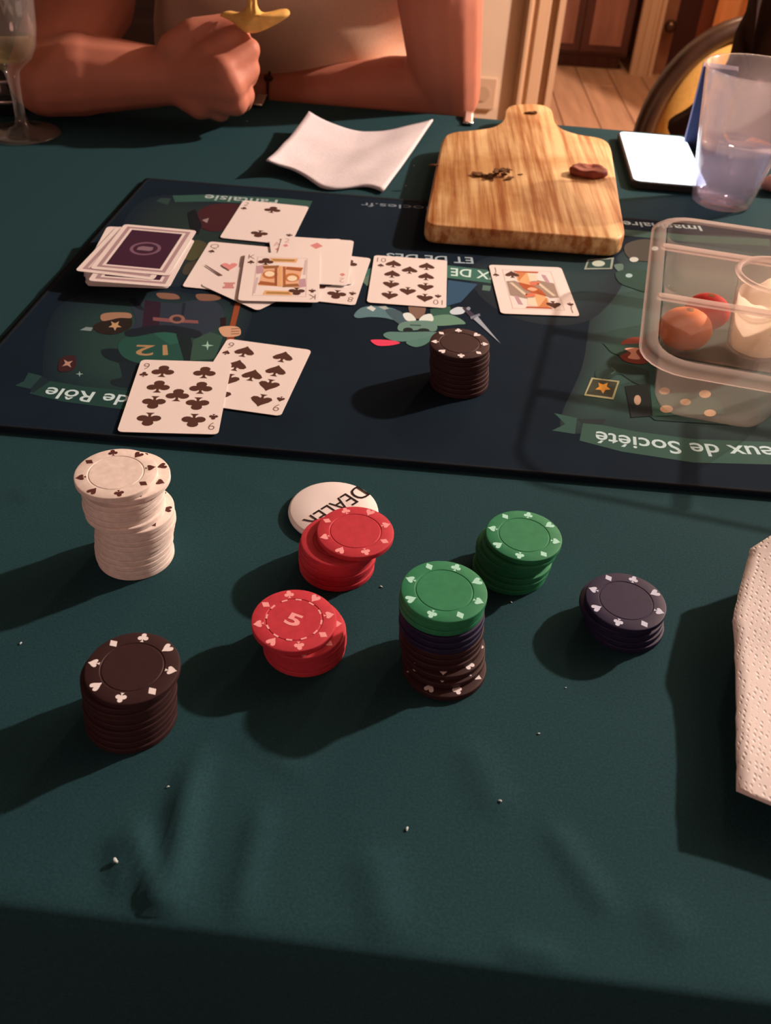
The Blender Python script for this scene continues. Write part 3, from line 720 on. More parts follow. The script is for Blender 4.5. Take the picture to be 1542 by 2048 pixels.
for k in range(ND):                        # k counts from the top
    z = ZC + (ND - 1 - k) * (CT + .00001)
    if k == 0: pos, rz = pT, rT
    elif k == 1:
        a = at(150, 541, z + CT); e = at(300, 559, z + CT); d = (e - a).normalized(); rz = math.atan2(d.y, d.x); pos = a + d * CW / 2 + Vector((-d.y, d.x, 0)) * CL / 2
    elif k == 2:
        a = at(337, 577, z + CT); e = at(391, 477, z + CT); d = (e - a).normalized(); rz = math.atan2(d.y, d.x) - PI / 2; pos = (a + e) / 2 - Vector((d.y, -d.x, 0)) * CW / 2
    else:
        a = at(173, 572, ZC); e = at(334, 578, ZC); d = (e - a).normalized(); mid = (a + e) / 2; rz = math.atan2(d.y, d.x); pos = mid + Vector((-d.y, d.x, 0)) * CL / 2
        rz += random.uniform(-.02, .02); pos = pos + Vector((random.uniform(-.001, .001), random.uniform(-.0006, .0006), 0))
    c = card(pos, rz, z, 'face-down card, %s of the deck at the left of the mat' % ordinal(k) if k else 'purple-backed topmost card of the deck at the left of the mat', group='face-down cards in the deck')
    if k < 3: back_print(c)

# ------------------------------------------------------------------ poker chips
CR, CH = 0.0203, 0.0034
def chip_mesh(name, mt):
    mb = MB(); g = .664 * CR
    pr = [(.3 * CR, 0.0), (CR - .0007, 0), (CR - .0002, .0002), (CR, .0006), (CR, CH - .0006), (CR - .0002, CH - .0002), (CR - .0007, CH), (g + .0005, CH), (g + .00025, CH - .00022), (g - .00025, CH - .00022), (g - .0005, CH - .00002), (.3 * CR, CH - .00002)]
    mb.lathe(pr, 64); o = mb.build(name, mt, smooth=True); o.data.set_sharp_from_angle(angle=math.radians(24)); me = o.data; bpy.data.objects.remove(o); return me
def chip_mat(n, c, k=1.0): return tex_noise(mat(n, A(*c, k), 0.55, 0.2), 260, 0.12, 3, bump=0.08, dist=0.0002)
CHIP = {'white': chip_mesh('white_chip', chip_mat('white_chip_plastic', (240, 202, 178))),
        'black': chip_mesh('black_chip', chip_mat('black_chip_plastic', (56, 31, 29))),
        'red': chip_mesh('red_chip', chip_mat('red_chip_plastic', (196, 52, 58))),
        'green': chip_mesh('green_chip', chip_mat('green_chip_plastic', (48, 120, 76))),
        'blue': chip_mesh('blue_chip', chip_mat('blue_chip_plastic', (38, 30, 52)))}
MARK = {'white': A(90, 45, 36), 'black': A(240, 210, 205), 'red': A(246, 150, 140), 'green': A(180, 225, 185), 'blue': A(205, 190, 215)}
_mk = {}
def chip(col, x, y, z, rz, label, group, marks=range(8)):
    o = bpy.data.objects.new('poker_chip', CHIP[col]); COL.objects.link(o); o.location = (x, y, TZ + z); o.rotation_euler = (0, 0, rz); tag(o, label, 'chip', group)
    for k in marks:
        kind = ('spade', 'heart', 'club', 'diamond')[k % 4]; key = (col, kind)
        if key not in _mk:
            mb = MB(); flat(mb, SUITS[kind], MARK[col], 0, 0, .0052 if kind != 'diamond' else .0050, 0, 0); q = mb.build('suit_mark', ink, o); _mk[key] = q.data
        else: q = bpy.data.objects.new('suit_mark', _mk[key]); COL.objects.link(q); q.parent = o
        a = 2 * PI * k / 8; q.location = (.835 * CR * math.cos(a), .835 * CR * math.sin(a), CH + .00005); q.rotation_euler = (0, 0, a - PI / 2)
    return o
NW = {1: 'lone', 2: 'second', 3: 'third'}
def stack(cols, ctl, zb, name, group, rz_top=0.0, marked=(), jit=.0004):
    """cols top to bottom; ctl = [(height fraction from the top, px, py)] centres of chip tops"""
    n = len(cols); res = []
    for k in range(n):                      # k from the top
        z = zb + (n - 1 - k) * (CH + .00002)
        ks = [c for c in ctl]
        for (k0, x0, y0), (k1, x1, y1) in zip(ks[:-1], ks[1:]):
            if k0 <= k <= k1:
                za, zb_ = zb + (n - k0) * CH, zb + (n - k1) * CH
                a, e = at(x0, y0, za), at(x1, y1, zb_); P = a.lerp(e, (k - k0) / (k1 - k0)); break
        j = 0 if any(k == c[0] for c in ctl) else jit
        lab = ('topmost %s poker chip of %s' % (cols[0], name)) if k == 0 else ('bottom %s poker chip of %s' % (cols[k], name)) if k == n - 1 else '%s poker chip, %s from the top of %s' % (cols[k], ordinal(k), name)
        res.append(chip(cols[k], P.x + random.uniform(-j, j), P.y + random.uniform(-j, j), z, rz_top if k == 0 else random.uniform(0, 6), lab, group, range(8) if k == 0 or k in marked else ()))
    return res
R_ = math.radians
stack(['white'] * 17, [(0, 232, 946), (1, 258, 951), (2, 246, 966), (5, 246, 995), (6, 250, 1008), (7, 268, 1016), (9, 272, 1034), (13, 268, 1072), (15, 268, 1092), (16, 271, 1100)], 0, 'the tall white stack', 'white poker chips in the tall stack', R_(20), (1, 7, 16))
stack(['black'] * 9, [(0, 265, 1334), (1, 256, 1345), (3, 258, 1366), (8, 262, 1424)], 0, 'the black stack at the lower left', 'black poker chips at the lower left', R_(-2), ())
five = stack(['red'] * 6, [(0, 588, 1239), (1, 603, 1252), (2, 608, 1258), (5, 609, 1282)], 0, 'the short red stack with the five', 'red poker chips in the short stack', R_(15), (1,))
stack(['red'] * 7, [(0, 711, 1062), (1, 679, 1079), (2, 676, 1086), (6, 674, 1122)], 0, 'the taller red stack by the dealer button', 'red poker chips by the dealer button', R_(22), (), .0007)
stack(['green'] * 3 + ['blue'] * 3 + ['black'] * 6, [(0, 888.5, 1181), (1, 886, 1190), (3, 884, 1213), (6, 884, 1246), (8, 882, 1270), (9, 887, 1288), (10, 887, 1303), (11, 889, 1327)], 0, 'the mixed stack of three colours', 'poker chips in the mixed stack', R_(-20), (9, 10, 11), .0005)
stack(['green'] * 7, [(0, 1048, 1070), (1, 1040, 1083), (2, 1031, 1090), (3, 1027, 1096), (4, 1030, 1108), (6, 1020, 1130)], 0, 'the green stack', 'green poker chips in the green stack', R_(-12), (), .0007)
stack(['blue'] * 5, [(0, 1252, 1201), (1, 1240, 1207), (2, 1247, 1217), (4, 1249, 1239)], 0, 'the blue stack', 'blue poker chips in the blue stack', R_(-22), ())
stack(['black'] * 9, [(0, 919.5, 686), (1, 919, 695), (5, 919, 730), (8, 918.5, 758)], MZ + .0003, 'the black stack on the mat', 'black poker chips on the mat', R_(2), ())
# the printed five with its dashes
fv = five[0]
mb = MB(); an = R_(-20) - R_(15)
def on5(u, v, s=.0105): 
    x, y = (u - .5) * s * .72, (v - .36) * s; return Vector((x * math.cos(an) - y * math.sin(an), x * math.sin(an) + y * math.cos(an), CH + .00008))
add_text(mb, '5', on5, MARK['red'], .03); mb.build('printed_five', ink, fv)
for k in range(12):
    mb = MB(); a0 = 2 * PI * k / 12 + .1
    P = []
    for r, rev in ((.625 * CR, False), (.672 * CR, True)):
        ts = [a0 + .22 * j / 4 for j in range(5)]
        P += [(r * math.cos(t), r * math.sin(t), CH + .00008) for t in (reversed(ts) if rev else ts)]
    mb.face(P, MARK['red']); mb.build('printed_dash', ink, fv)
# dealer button
dP = at(667, 1017, .0042)
db = MB(); db.lathe([(.012, 0), (.0245, 0), (.0258, .0009), (.0260, .0020), (.0256, .0034), (.0244, .0042), (.010, .0044), (.001, .0044)], 64)
do = db.build('dealer_button', tex_noise(mat('dealer_plastic', A(236, 204, 186), 0.35, 0.4), 20, 0.03), loc=(dP.x, dP.y, TZ), smooth=True); tag(do, 'white round dealer button partly behind the taller red stack', 'button')
mb = MB(); da, dz_ = at(714, 972, .0045), at(604, 1040, .0045)
dd = (dz_ - da); L_ = dd.length; dd.normalize(); nn = Vector((-dd.y, dd.x, 0)); off = Vector((dP.x, dP.y, TZ))
hh = .0118 / .73
add_text(mb, 'DEALER', lambda u, v: da + dd * (u * L_) + nn * (v * hh) - off + Vector((0, 0, .0001)), A(40, 26, 24), -.004); mb.build('dealer_lettering', ink, do)

# ------------------------------------------------------------------ chopping board
ZBD = .0215
def wood_mat():
    mt = bpy.data.materials.new('board_wood'); mt.use_nodes = True; nt = mt.node_tree; n = nt.nodes; bs = n['Principled BSDF']; bs.inputs['Roughness'].default_value = .5; bs.inputs['Specular IOR Level'].default_value = .3
    tcn = n.new('ShaderNodeTexCoord'); mp = n.new('ShaderNodeMapping'); mp.inputs['Rotation'].default_value = (0, 0, R_(4)); mp.inputs['Scale'].default_value = (1, .035, .6)
    wv = n.new('ShaderNodeTexNoise'); wv.inputs['Scale'].default_value = 130; wv.inputs['Detail'].default_value = 5; wv.inputs['Roughness'].default_value = .6
    w2 = n.new('ShaderNodeTexNoise'); w2.inputs['Scale'].default_value = 14; w2.inputs['Detail'].default_value = 3
    nt.links.new(tcn.outputs['Object'], mp.inputs[0]); nt.links.new(mp.outputs[0], wv.inputs['Vector']); nt.links.new(tcn.outputs['Object'], w2.inputs['Vector'])
    r = n.new('ShaderNodeValToRGB'); e = r.color_ramp.elements; e[0].position = .36; e[0].color = (*A(176, 100, 46), 1); e[1].position = .60; e[1].color = (*A(240, 182, 120), 1)
    r2 = n.new('ShaderNodeValToRGB'); e = r2.color_ramp.elements; e[0].position = .34; e[0].color = (.72, .56, .42, 1); e[1].position = .56; e[1].color = (1, 1, 1, 1)
    mx = n.new('ShaderNodeMix'); mx.data_type = 'RGBA'; mx.blend_type = 'MULTIPLY'; mx.inputs[0].default_value = 1
    nt.links.new(wv.outputs['Fac'], r.inputs[0]); nt.links.new(w2.outputs['Fac'], r2.inputs[0]); nt.links.new(r.outputs[0], mx.inputs[6]); nt.links.new(r2.outputs[0], mx.inputs[7]); nt.links.new(mx.outputs[2], bs.inputs['Base Color'])
    return mt
bo = [(853, 449), (850, 445), (850, 437), (868, 350), (884, 280), (890, 269), (904, 263), (950, 259), (985, 254), (1003, 244), (1008, 232), (1009, 219), (1020, 209), (1060, 206), (1095, 210), (1106, 220), (1108, 236), (1113, 248), (1130, 260), (1160, 269), (1200, 274), (1216, 281), (1223, 294), (1240, 400), (1251, 462), (1249, 472), (1238, 478), (1040, 463)]
raw = [at(x, y, ZBD) for x, y in bo]
def resample(pts, n):
    L = [0]; P = pts + [pts[0]]
    for p_, q_ in zip(P[:-1], P[1:]): L.append(L[-1] + (q_ - p_).length)
    out = []; k = 0
    for j in range(n):
        d = L[-1] * j / n
        while L[k + 1] < d: k += 1
        out.append(P[k].lerp(P[k + 1], (d - L[k]) / (L[k + 1] - L[k])))
    return out
top = resample(raw, 200)
for _ in range(3): top = [(top[k - 1] + top[k] * 2 + top[(k + 1) % len(top)]) / 4 for k in range(len(top))]
cx = sum((v.x for v in top)) / len(top); cy = sum((v.y for v in top)) / len(top)
def ins(pts, d, z):
    N = len(pts); out = []
    for k in range(N):
        t = (pts[(k + 1) % N] - pts[k - 1]).normalized(); nrm = Vector((t.y, -t.x, 0)); out.append(Vector((pts[k].x + nrm.x * d, pts[k].y + nrm.y * d, TZ + z)))
    return out
area = sum(top[k - 1].x * top[k].y - top[k].x * top[k - 1].y for k in range(len(top)))
sg = 1 if area < 0 else -1
b = MB(); b.loft([ins(top, sg * .004, MZ + .0003), ins(top, sg * .001, MZ + .0025), ins(top, 0, MZ + .005), ins(top, 0, ZBD - .0028), ins(top, sg * .001, ZBD - .0008), ins(top, sg * .0026, ZBD)])
bd = b.build('chopping_board', wood_mat(), loc=(cx, cy, TZ + MZ), smooth=True, world=True); clean(bd, angle=R_(40)); tag(bd, 'wooden chopping board with a short handle at the table far edge', 'board')

def lumps(name, px, py, z, parts, mt, label, cat, vox=.0012, group=None):
    P = at(px, py, z); mb = MB()
    for (dx, dy, dz, rx, ry, rz_) in parts: mb.ball((dx, dy, dz), (rx, ry, rz_), 8)
    o = mb.build(name, mt, loc=P); fuse(o, vox, 2); tag(o, label, cat, group); return o
tom_m = tex_noise(mat('dried_tomato_skin', A(150, 62, 42), .5, .4), 90, .35, bump=.4, dist=.001)
tp = at(1176, 350, ZBD)
mb = MB(); rows = []
for k, (r, z) in enumerate(((.3, .0), (.9, .0004), (1.0, .003), (.96, .0062), (.84, .0078), (.70, .0066), (.3, .0058))):
    rows.append([Vector((.019 * r * math.cos(a * PI / 16) * (1 + .05 * math.sin(3 * a)), .0125 * r * math.sin(a * PI / 16) * (1 + .06 * math.sin(2.3 * a)), z + .0006 * math.sin(a * .9 + k))) for a in range(32)])
mb.loft(rows); o = mb.build('tomato_slice', tom_m, loc=tp, smooth=True); tag(o, 'dark red tomato half lying on the right of the chopping board', 'food')
herb_m = tex_noise(mat('browned_herb', A(112, 66, 32), .8, .2), 120, .6)
mb = MB(); mb2 = []
hP = at(985, 354, ZBD); random.seed(3)
for k in range(26):
    u = random.random(); x = -.017 + .034 * u + random.uniform(-.002, .002); y = random.uniform(-.005, .005); z = .0002 + (0.007 * random.random() if x > 0 else .0015 * random.random())
    a = random.uniform(0, PI); l = random.uniform(.005, .011); w_ = random.uniform(.0016, .0036); d = Vector((math.cos(a), math.sin(a), 0)); nn_ = Vector((-d.y, d.x, 0)); c_ = Vector((x, y, z))
    mb.loft([[c_ - d * l * .5 + nn_ * w_ * .2, c_ - d * l * .5 - nn_ * w_ * .2, c_ - d * l * .5 - nn_ * w_ * .2 + Vector((0, 0, .0005)), c_ - d * l * .5 + nn_ * w_ * .2 + Vector((0, 0, .0005))],
             [c_ + nn_ * w_ + Vector((0, 0, .0005)), c_ - nn_ * w_ + Vector((0, 0, .0006)), c_ - nn_ * w_ + Vector((0, 0, .0014)), c_ + nn_ * w_ + Vector((0, 0, .0013))],
             [c_ + d * l * .5 + nn_ * w_ * .3, c_ + d * l * .5 - nn_ * w_ * .3, c_ + d * l * .5 - nn_ * w_ * .3 + Vector((0, 0, .0008)), c_ + d * l * .5 + nn_ * w_ * .3 + Vector((0, 0, .0008))]])
o = mb.build('herb_scrap', herb_m, loc=hP); tag(o, 'clump of browned herb scraps left of the tomato on the board', 'food')
for (px, py, s, lab) in ((868, 332, 1.0, 'dark herb scrap at the left rim of the chopping board'), (1062, 228, 1.5, 'brown scrap of food lying on the chopping board handle'), (1040, 350, .6, 'tiny brown crumb between the herbs and the tomato')):
    lumps('food_scrap', px, py, ZBD, [(0, 0, .0008 * s, .004 * s, .0016 * s, .0011 * s), (.003 * s, .001 * s, .001 * s, .002 * s, .0018 * s, .0012 * s), (-.003 * s, -.0006 * s, .0007 * s, .003 * s, .0009 * s, .0008 * s)], herb_m, lab, 'crumb', .0006)

# ------------------------------------------------------------------ paper napkin (far) and paper towel (near)
def sheet(name, rowsP, mt, thick, label, cat, sub=2):
    mb = MB(); mb.grid(rowsP); o = mb.build(name, mt, smooth=True)
    c = sum((Vector(p) for r in rowsP for p in r), Vector()) / sum(len(r) for r in rowsP); base = Vector((c.x, c.y, min(p[2] for r in rowsP for p in r)))
    o.data.transform(Matrix.Translation(-base)); o.location = base
    s = o.modifiers.new('t', 'SOLIDIFY'); s.thickness = thick; s.offset = 1
    tag(o, label, cat); return o
def bez4(c, u, v): return (c[0] * (1 - u) + c[1] * u) * (1 - v) + (c[3] * (1 - u) + c[2] * u) * v
NAPC = [at(618, 222, .022), at(866, 238, .010), at(766, 384, .004), at(534, 318, .018)]
rows = []
for j in range(31):
    v = j / 30; r = []
    for i in range(31):
        u = i / 30; P = bez4(NAPC, u, v); sag = 4 * u * (1 - u)
        zz = P.z - TZ
        zz = zz * (abs(2 * u - 1) ** 1.5 * .8 + abs(2 * v - 1) ** 2 * .2) if not (u in (0,) and v in (0,)) else zz
        zz += .0035 * math.sin(PI * u) * math.sin(PI * v) + .0015 * noise.noise(Vector((u * 4, v * 4, 1))) + .0022 * max(0, math.sin(u * 7 + v * 5 + .6)) * v
        P.y += -.022 * sag * (1 - v) * .8 + .010 * math.sin(u * 9) * (v ** 3) ; P.z = TZ + max(.0036, zz) 
        if v > .85 and u < .2: P.y += .0
        r.append(P)
    rows.append(r)
sheet('paper_napkin', rows, paper_m, .0022, 'crumpled white paper napkin near the far table edge', 'napkin')
# near towel: a folded sheet with an embossed dimple pattern
tow_m = mat('embossed_paper_towel', A(228, 196, 178), .95, .05)
nt = tow_m.node_tree; n = nt.nodes; tcn = n.new('ShaderNodeTexCoord'); mp = n.new('ShaderNodeMapping'); mp.inputs['Scale'].default_value = (1.0, .72, 0); mp.inputs['Rotation'].default_value = (0, 0, .5)
vo = n.new('ShaderNodeTexVoronoi'); vo.inputs['Scale'].default_value = 400; vo.inputs['Randomness'].default_value = .35
cr = n.new('ShaderNodeValToRGB'); cr.color_ramp.elements[0].position = .12; cr.color_ramp.elements[1].position = .34
bp = n.new('ShaderNodeBump'); bp.inputs['Strength'].default_value = .5; bp.inputs['Distance'].default_value = .0006
nt.links.new(tcn.outputs['Object'], mp.inputs[0]); nt.links.new(mp.outputs[0], vo.inputs['Vector']); nt.links.new(vo.outputs['Distance'], cr.inputs[0]); nt.links.new(cr.outputs[0], bp.inputs['Height']); nt.links.new(bp.outputs[0], n['Principled BSDF'].inputs['Normal'])
edge = [(1500, 1098, .024), (1486, 1150, .023), (1474, 1200, .022), (1466, 1243, .021), (1470, 1300, .019), (1473, 1400, .018), (1474, 1500, .018), (1475, 1578, .017)]
EP = spline([at(*e) for e in edge], 6, False)
rows = []
for k, P in enumerate(EP):
    u = k / (len(EP) - 1); r = []
    right = Vector((.986, -.17 - .12 * u, 0)).normalized() if u > .0 else Vector((.99, .1, 0))
    jag = .0006 * noise.noise(Vector((k * 1.7, 0, 0)))
    for j in range(26):
        t = j / 25 * .16
        Q = P + right * (t + jag); Q.y += .020 * (1 - math.exp(-t / .03)) * (1 - u) - .012 * t / .16 * u
        Q.z += -.010 * (t / .16) + .0016 * math.sin(t * 60 + u * 4) * .6 + .006 * math.exp(-((t - .02) / .012) ** 2) * (1 - u) ** 4
        r.append(Q)
    rows.append(r)
sheet('paper_towel', rows, tow_m, .0012, 'folded embossed paper towel at the right of the chips', 'paper towel')
tw = bpy.data.objects['paper_towel']
# its lower fold, tucked under and resting on the cloth
rows2 = []
for k in range(0, len(EP), 2):
    P = EP[k]; u = k / (len(EP) - 1); r = []
    for j in range(14):
        a = j / 13; Q = P + Vector((.986, -.17, 0)) * (.018 + .13 * a)
        z0 = P.z - TZ - .003; Q.z = TZ + .0015 + (z0 - .0015) * max(0, 1 - a / .16) ** 1.3 * .9; r.append(Q)
    rows2.append(r)
mb = MB(); mb.grid(rows2); lo = mb.build('under_fold', tow_m, tw, smooth=True, world=True); s_ = lo.modifiers.new('t', 'SOLIDIFY'); s_.thickness = .001

# ------------------------------------------------------------------ phone and blue box
PHC = at(1318, 330, .0); prz = R_(-3.2)
ph = MB(); pw, pl = .0395, .081
ph.loft([[(x, y, z) for x, y in rrect(-pw + d, -pl + d, pw - d, pl - d, .009, 6)] for z, d in ((.0006, .001), (.0016, 0), (.007, 0), (.008, .001))]); po = ph.build('smartphone', mat('phone_case', (.02, .02, .022), .4), loc=PHC); po.rotation_euler = (0, 0, prz); tag(po, 'smartphone lying flat with a glowing white screen', 'phone')
em = bpy.data.materials.new('lit_screen'); em.use_nodes = True; bs = em.node_tree.nodes['Principled BSDF']; bs.inputs['Base Color'].default_value = (.05, .05, .05, 1); bs.inputs['Emission Color'].default_value = (.80, .93, 1, 1); bs.inputs['Emission Strength'].default_value = 2.6
mb = MB(); mb.face([(x, y, .0083) for x, y in rrect(-pw + .0022, -pl + .003, pw - .0022, pl - .003, .007, 6)]); mb.build('screen', em, po)
bxP = at(1384, 306, 0)
bx = empty('blue_box', (bxP.x - .008, bxP.y + .010, TZ + .0005), 'dark blue cardboard box standing behind the plastic cup', 'box', rz=R_(-15))
b = MB(); b.box((.000, 0, 0), (.036, .02, .088), bev=.0008); b.build('carton', tex_noise(mat('blue_card', A(34, 40, 74), .5), 60, .15), bx)
b = MB(); b.box((-.0016, .001, 0), (-.0002, .019, .088), bev=.0005); o = b.build('side_panel', mat('pale_card', A(150, 125, 150), .5), bx); o['label'] = 'pale pinkish side of the box'

# ------------------------------------------------------------------ plastic cup with water
cup_p = at(1441, 406, 0)
cp = empty('plastic_cup', (cup_p.x, cup_p.y, TZ), 'frosted clear plastic cup of water beside the glowing phone', 'cup')
r0, r1, hc = .0295, .0485, .128
cup_m = clear('frosted_plastic', (.96, .94, .96), .12, .15, (.95, .91, .95), 1.4)
def rr(z): return r0 + (r1 - r0) * z / hc
prof = [(r0 - .003, .0008), (r0, .003), (rr(.03) , .03), (rr(.06), .06), (rr(.062) + .0006, .064), (rr(.1), .1), (rr(hc - .004), hc - .004), (r1 + .0016, hc - .002), (r1 + .0012, hc), (r1 - .0012, hc - .001), (rr(.1) - .0016, .1), (rr(.06) - .0018, .06), (rr(.02) - .002, .02), (r0 - .004, .007), (.002, .006)]
b = MB(); b.lathe(prof, 56, cap0=True, cap1=True); b.build('cup_body', cup_m, cp, smooth=True)
b = MB(); b.lathe([(.001, .0066), (r0 - .0045, .0076), (rr(.02) - .0026, .02), (rr(.058) - .0024, .058), (rr(.058) - .0028, .0585), (.001, .0585)], 48); o = b.build('water', clear('water_surface', (.80, .82, .95), .03, .02, (.5, .5, .6), 1.33), cp, smooth=True); o['label'] = 'water filling the lower half'

# pinkish scrap beyond the cup at the frame edge
lumps('crumpled_wrapper', 1552, 385, 0, [(0, 0, .010, .016, .012, .010), (.010, .006, .012, .012, .012, .011), (-.008, .004, .007, .010, .009, .007), (.004, -.008, .006, .010, .008, .006)], tex_noise(mat('pink_wrapper', A(226, 150, 130), .35, .5), 60, .4, bump=.8, dist=.004), 'crumpled pink and orange wrapper right of the plastic cup', 'wrapper', .0018)

# ------------------------------------------------------------------ vegetable tray
ROT = R_(-12.5); TE1 = Vector((math.cos(ROT), math.sin(ROT), 0)); TE2 = Vector((-math.sin(ROT), math.cos(ROT), 0))
RZ_ = .056
TO = at(1283, 722, RZ_); TO.z = TZ + MZ + .0004
tray = empty('snack_tray', TO, 'clear plastic snack tray with compartments at the right of the mat', 'tray', rz=ROT)
tray_m = clear('clear_tray_plastic', (.975, .965, .95), .10, .2, (.92, .80, .74), 1.05, .5)
rim_m = clear('tray_rim_plastic', (.96, .94, .93), .36, .4, (.95, .84, .80), 1.08, .5)
TWd, TDp, th = .22, .252, RZ_ - MZ
cells = [(.010, .011, .100, .092), (.112, .011, .210, .092), (.010, .101, .210, .178), (.010, .190, .210, .242)]
def rr3(x0, y0, x1, y1, r, z, n=6): return [(x, y, z) for x, y in rrect(x0, y0, x1, y1, r, n)]
# rim flange as a ring of plates around the openings
b = MB()
b.loft([rr3(0, 0, TWd, TDp, .030, th - .006), rr3(-.002, -.002, TWd + .002, TDp + .002, .031, th - .0055), rr3(-.002, -.002, TWd + .002, TDp + .002, .031, th - .0042), rr3(.0015, .0015, TWd - .0015, TDp - .0015, .029, th - .001), rr3(.004, .004, TWd - .004, TDp - .004, .027, th), rr3(.009, .009, TWd - .009, TDp - .009, .024, th - .0004)], cap0=False, cap1=False)
b.build('rim', rim_m, tray, smooth=True)
for (x0, y0, x1, y1) in ((.006, .092, .214, .101), (.006, .179, .214, .189), (.101, .008, .111, .0915)):
    b = MB(); b.loft([rr3(x0, y0, x1, y1, .003, th - .002, 3), rr3(x0, y0, x1, y1, .003, th - .0006, 3), rr3(x0 + .001, y0 + .001, x1 - .001, y1 - .001, .003, th + .0002, 3)]); b.build('divider', rim_m, tray)
for (x0, y0, x1, y1) in cells:
    b = MB(); f = 1 if y0 < .05 else .5; d0 = .019 * f
    rings = [rr3(x0, y0, x1, y1, .018, th - .0006), rr3(x0 + .003, y0 + .004 * f, x1 - .003, y1 - .002, .018, th - .016), rr3(x0 + .006, y0 + .010 * f, x1 - .006, y1 - .003, .018, .012), rr3(x0 + .009, y0 + d0 * .8, x1 - .009, y1 - .005, .017, .003), rr3(x0 + .013, y0 + d0, x1 - .013, y1 - .008, .014, .0004)]
    b.loft(rings, cap0=False); b.build('compartment', tray_m, tray, smooth=True)
def tloc(u, v, z): return Vector((TO.x, TO.y, TO.z)) + TE1 * u + TE2 * v + Vector((0, 0, z))
def veg(name, u, v, r, mt, label):
    mb = MB(); mb.ball((0, 0, r), (r * 1.22, r, r), 14); o = mb.build(name, mt, loc=tloc(u, v, .0022), smooth=True); o.rotation_euler = (0, 0, R_(-15)); tag(o, label, 'food')
    b = MB(); b.lathe([(.0005, 2 * r - .0008), (.003, 2 * r - .0012), (.0028, 2 * r - .0002), (.0005, 2 * r)], 8); b.build('stem_scar', mat('stem_scar', A(150, 92, 50), .8), o)
veg('cherry_tomato', .0335, .1215, .0160, tex_noise(mat('orange_tomato_skin', A(236, 112, 46), .6, .2), 30, .1), 'orange cherry tomato in the middle compartment of the clear tray')
veg('cherry_tomato', .050, .1600, .0140, tex_noise(mat('red_tomato_skin', A(214, 44, 38), .6, .2), 30, .1), 'red cherry tomato behind the orange one in the clear tray')
# dip tub
dip_m = clear('white_dip', (1, 1, 1), 1.0, .4, (.95, .90, .78), 1.02, .3)
dpP = tloc(.0880, .1395, 0)
dt = empty('dip_tub', (dpP.x, dpP.y, TO.z + .0018), 'small translucent tub smeared with white dip in the tray', 'tub')
b = MB(); b.lathe([(.001, 0), (.018, 0), (.0205, .002), (.0272, .058)], 40, cap1=False); b.build('tub_body', clear('tub_plastic', (.98, .96, .94), .09, .3, (.95, .85, .76), 1.15, .6), dt, smooth=True)
b = MB(); b.lathe([(.0266, .0575), (.0300, .0585), (.0306, .0598), (.0300, .0612), (.0270, .0612), (.0262, .0600)], 40, cap0=False, cap1=False); b.build('tub_rim', rim_m, dt, smooth=True)
mb = MB(); rings = []
for t in (0, .15, .3, .45, .6, .75, .9, 1.0):
    ring = []
    for a in range(48):
        an = a * PI / 24; hi = .044 + .008 * noise.noise(Vector((math.cos(an) * 1.3, math.sin(an) * 1.3, 4))) + .0015 * noise.noise(Vector((math.cos(an) * 3, math.sin(an) * 3, 9)))
        z = .0036 + (hi - .0036) * t; r = .0192 + (.0262 - .0192) * (z / .058) - .0003 - .0006 * (1 + noise.noise(Vector((math.cos(an) * 3, math.sin(an) * 3, z * 60)))); ring.append(Vector((r * math.cos(an), r * math.sin(an), z)))
    rings.append(ring)
rings.insert(0, [Vector((q.x * .1, q.y * .1, .0036)) for q in rings[0]])
mb.loft(rings, cap0=True, cap1=False); o = mb.build('dip', dip_m, dt, smooth=True); o['label'] = 'white dip left in the tub'

# ------------------------------------------------------------------ wine glass, dark jar behind
wg = at(48, 268, 0)
gl = empty('wine_glass', (wg.x, wg.y, TZ + .0004), 'stemmed wine glass with a little white wine at left edge', 'glass')
glass_m = clear('glass_wall', (.97, .96, .94), .075, .05, (.93, .92, .90), 1.5)
b = MB(); b.lathe([(.001, 0), (.036, 0), (.0385, .0009), (.0385, .0018), (.034, .0028), (.016, .0052), (.0075, .0095), (.0055, .018), (.0050, .034), (.0058, .052), (.0080, .062), (.0150, .0685), (.0230, .0750), (.0285, .086), (.0318, .102), (.0345, .135), (.0365, .175), (.0357, .175), (.0336, .135), (.0308, .102), (.0275, .087), (.0220, .0770), (.0120, .0715), (.001, .0700)], 56); b.build('glass_body', glass_m, gl, smooth=True)
b = MB(); b.lathe([(.001, .0705), (.0118, .0722), (.0216, .0776), (.0268, .0870), (.0285, .0930), (.0280, .0934), (.001, .0934)], 48); o = b.build('white_wine', clear('white_wine', (.95, .90, .62), .05, .03, (.7, .6, .35), 1.33), gl, smooth=True); o['label'] = 'shallow pool of white wine'
jp = at(4, 254, 0)
jr = empty('pepper_mill', (jp.x - .012, jp.y + .055, TZ + .0005), 'small dark pepper mill with silver rings behind the wine glass', 'mill')
b = MB(); b.lathe([(.001, 0), (.022, 0), (.024, .002), (.024, .030), (.0215, .034), (.0215, .044), (.001, .046)], 32); b.build('mill_body', mat('black_lacquer', (.012, .011, .013), .2, .5), jr, smooth=True)
for z in (.013, .034):
    b = MB(); b.lathe([(.0243, z), (.0248, z + .001), (.0248, z + .003), (.0243, z + .004), (.0238, z + .002)], 32, cap0=False, cap1=False); b.build('silver_ring', mat('silver', (.55, .5, .5), .3, .5, Metallic=.9), jr, smooth=True)
b = MB(); b.ball((0, 0, .052), (.012, .012, .010), 8); b.build('mill_knob', mat('black_knob', (.02, .018, .02), .3), jr, smooth=True)

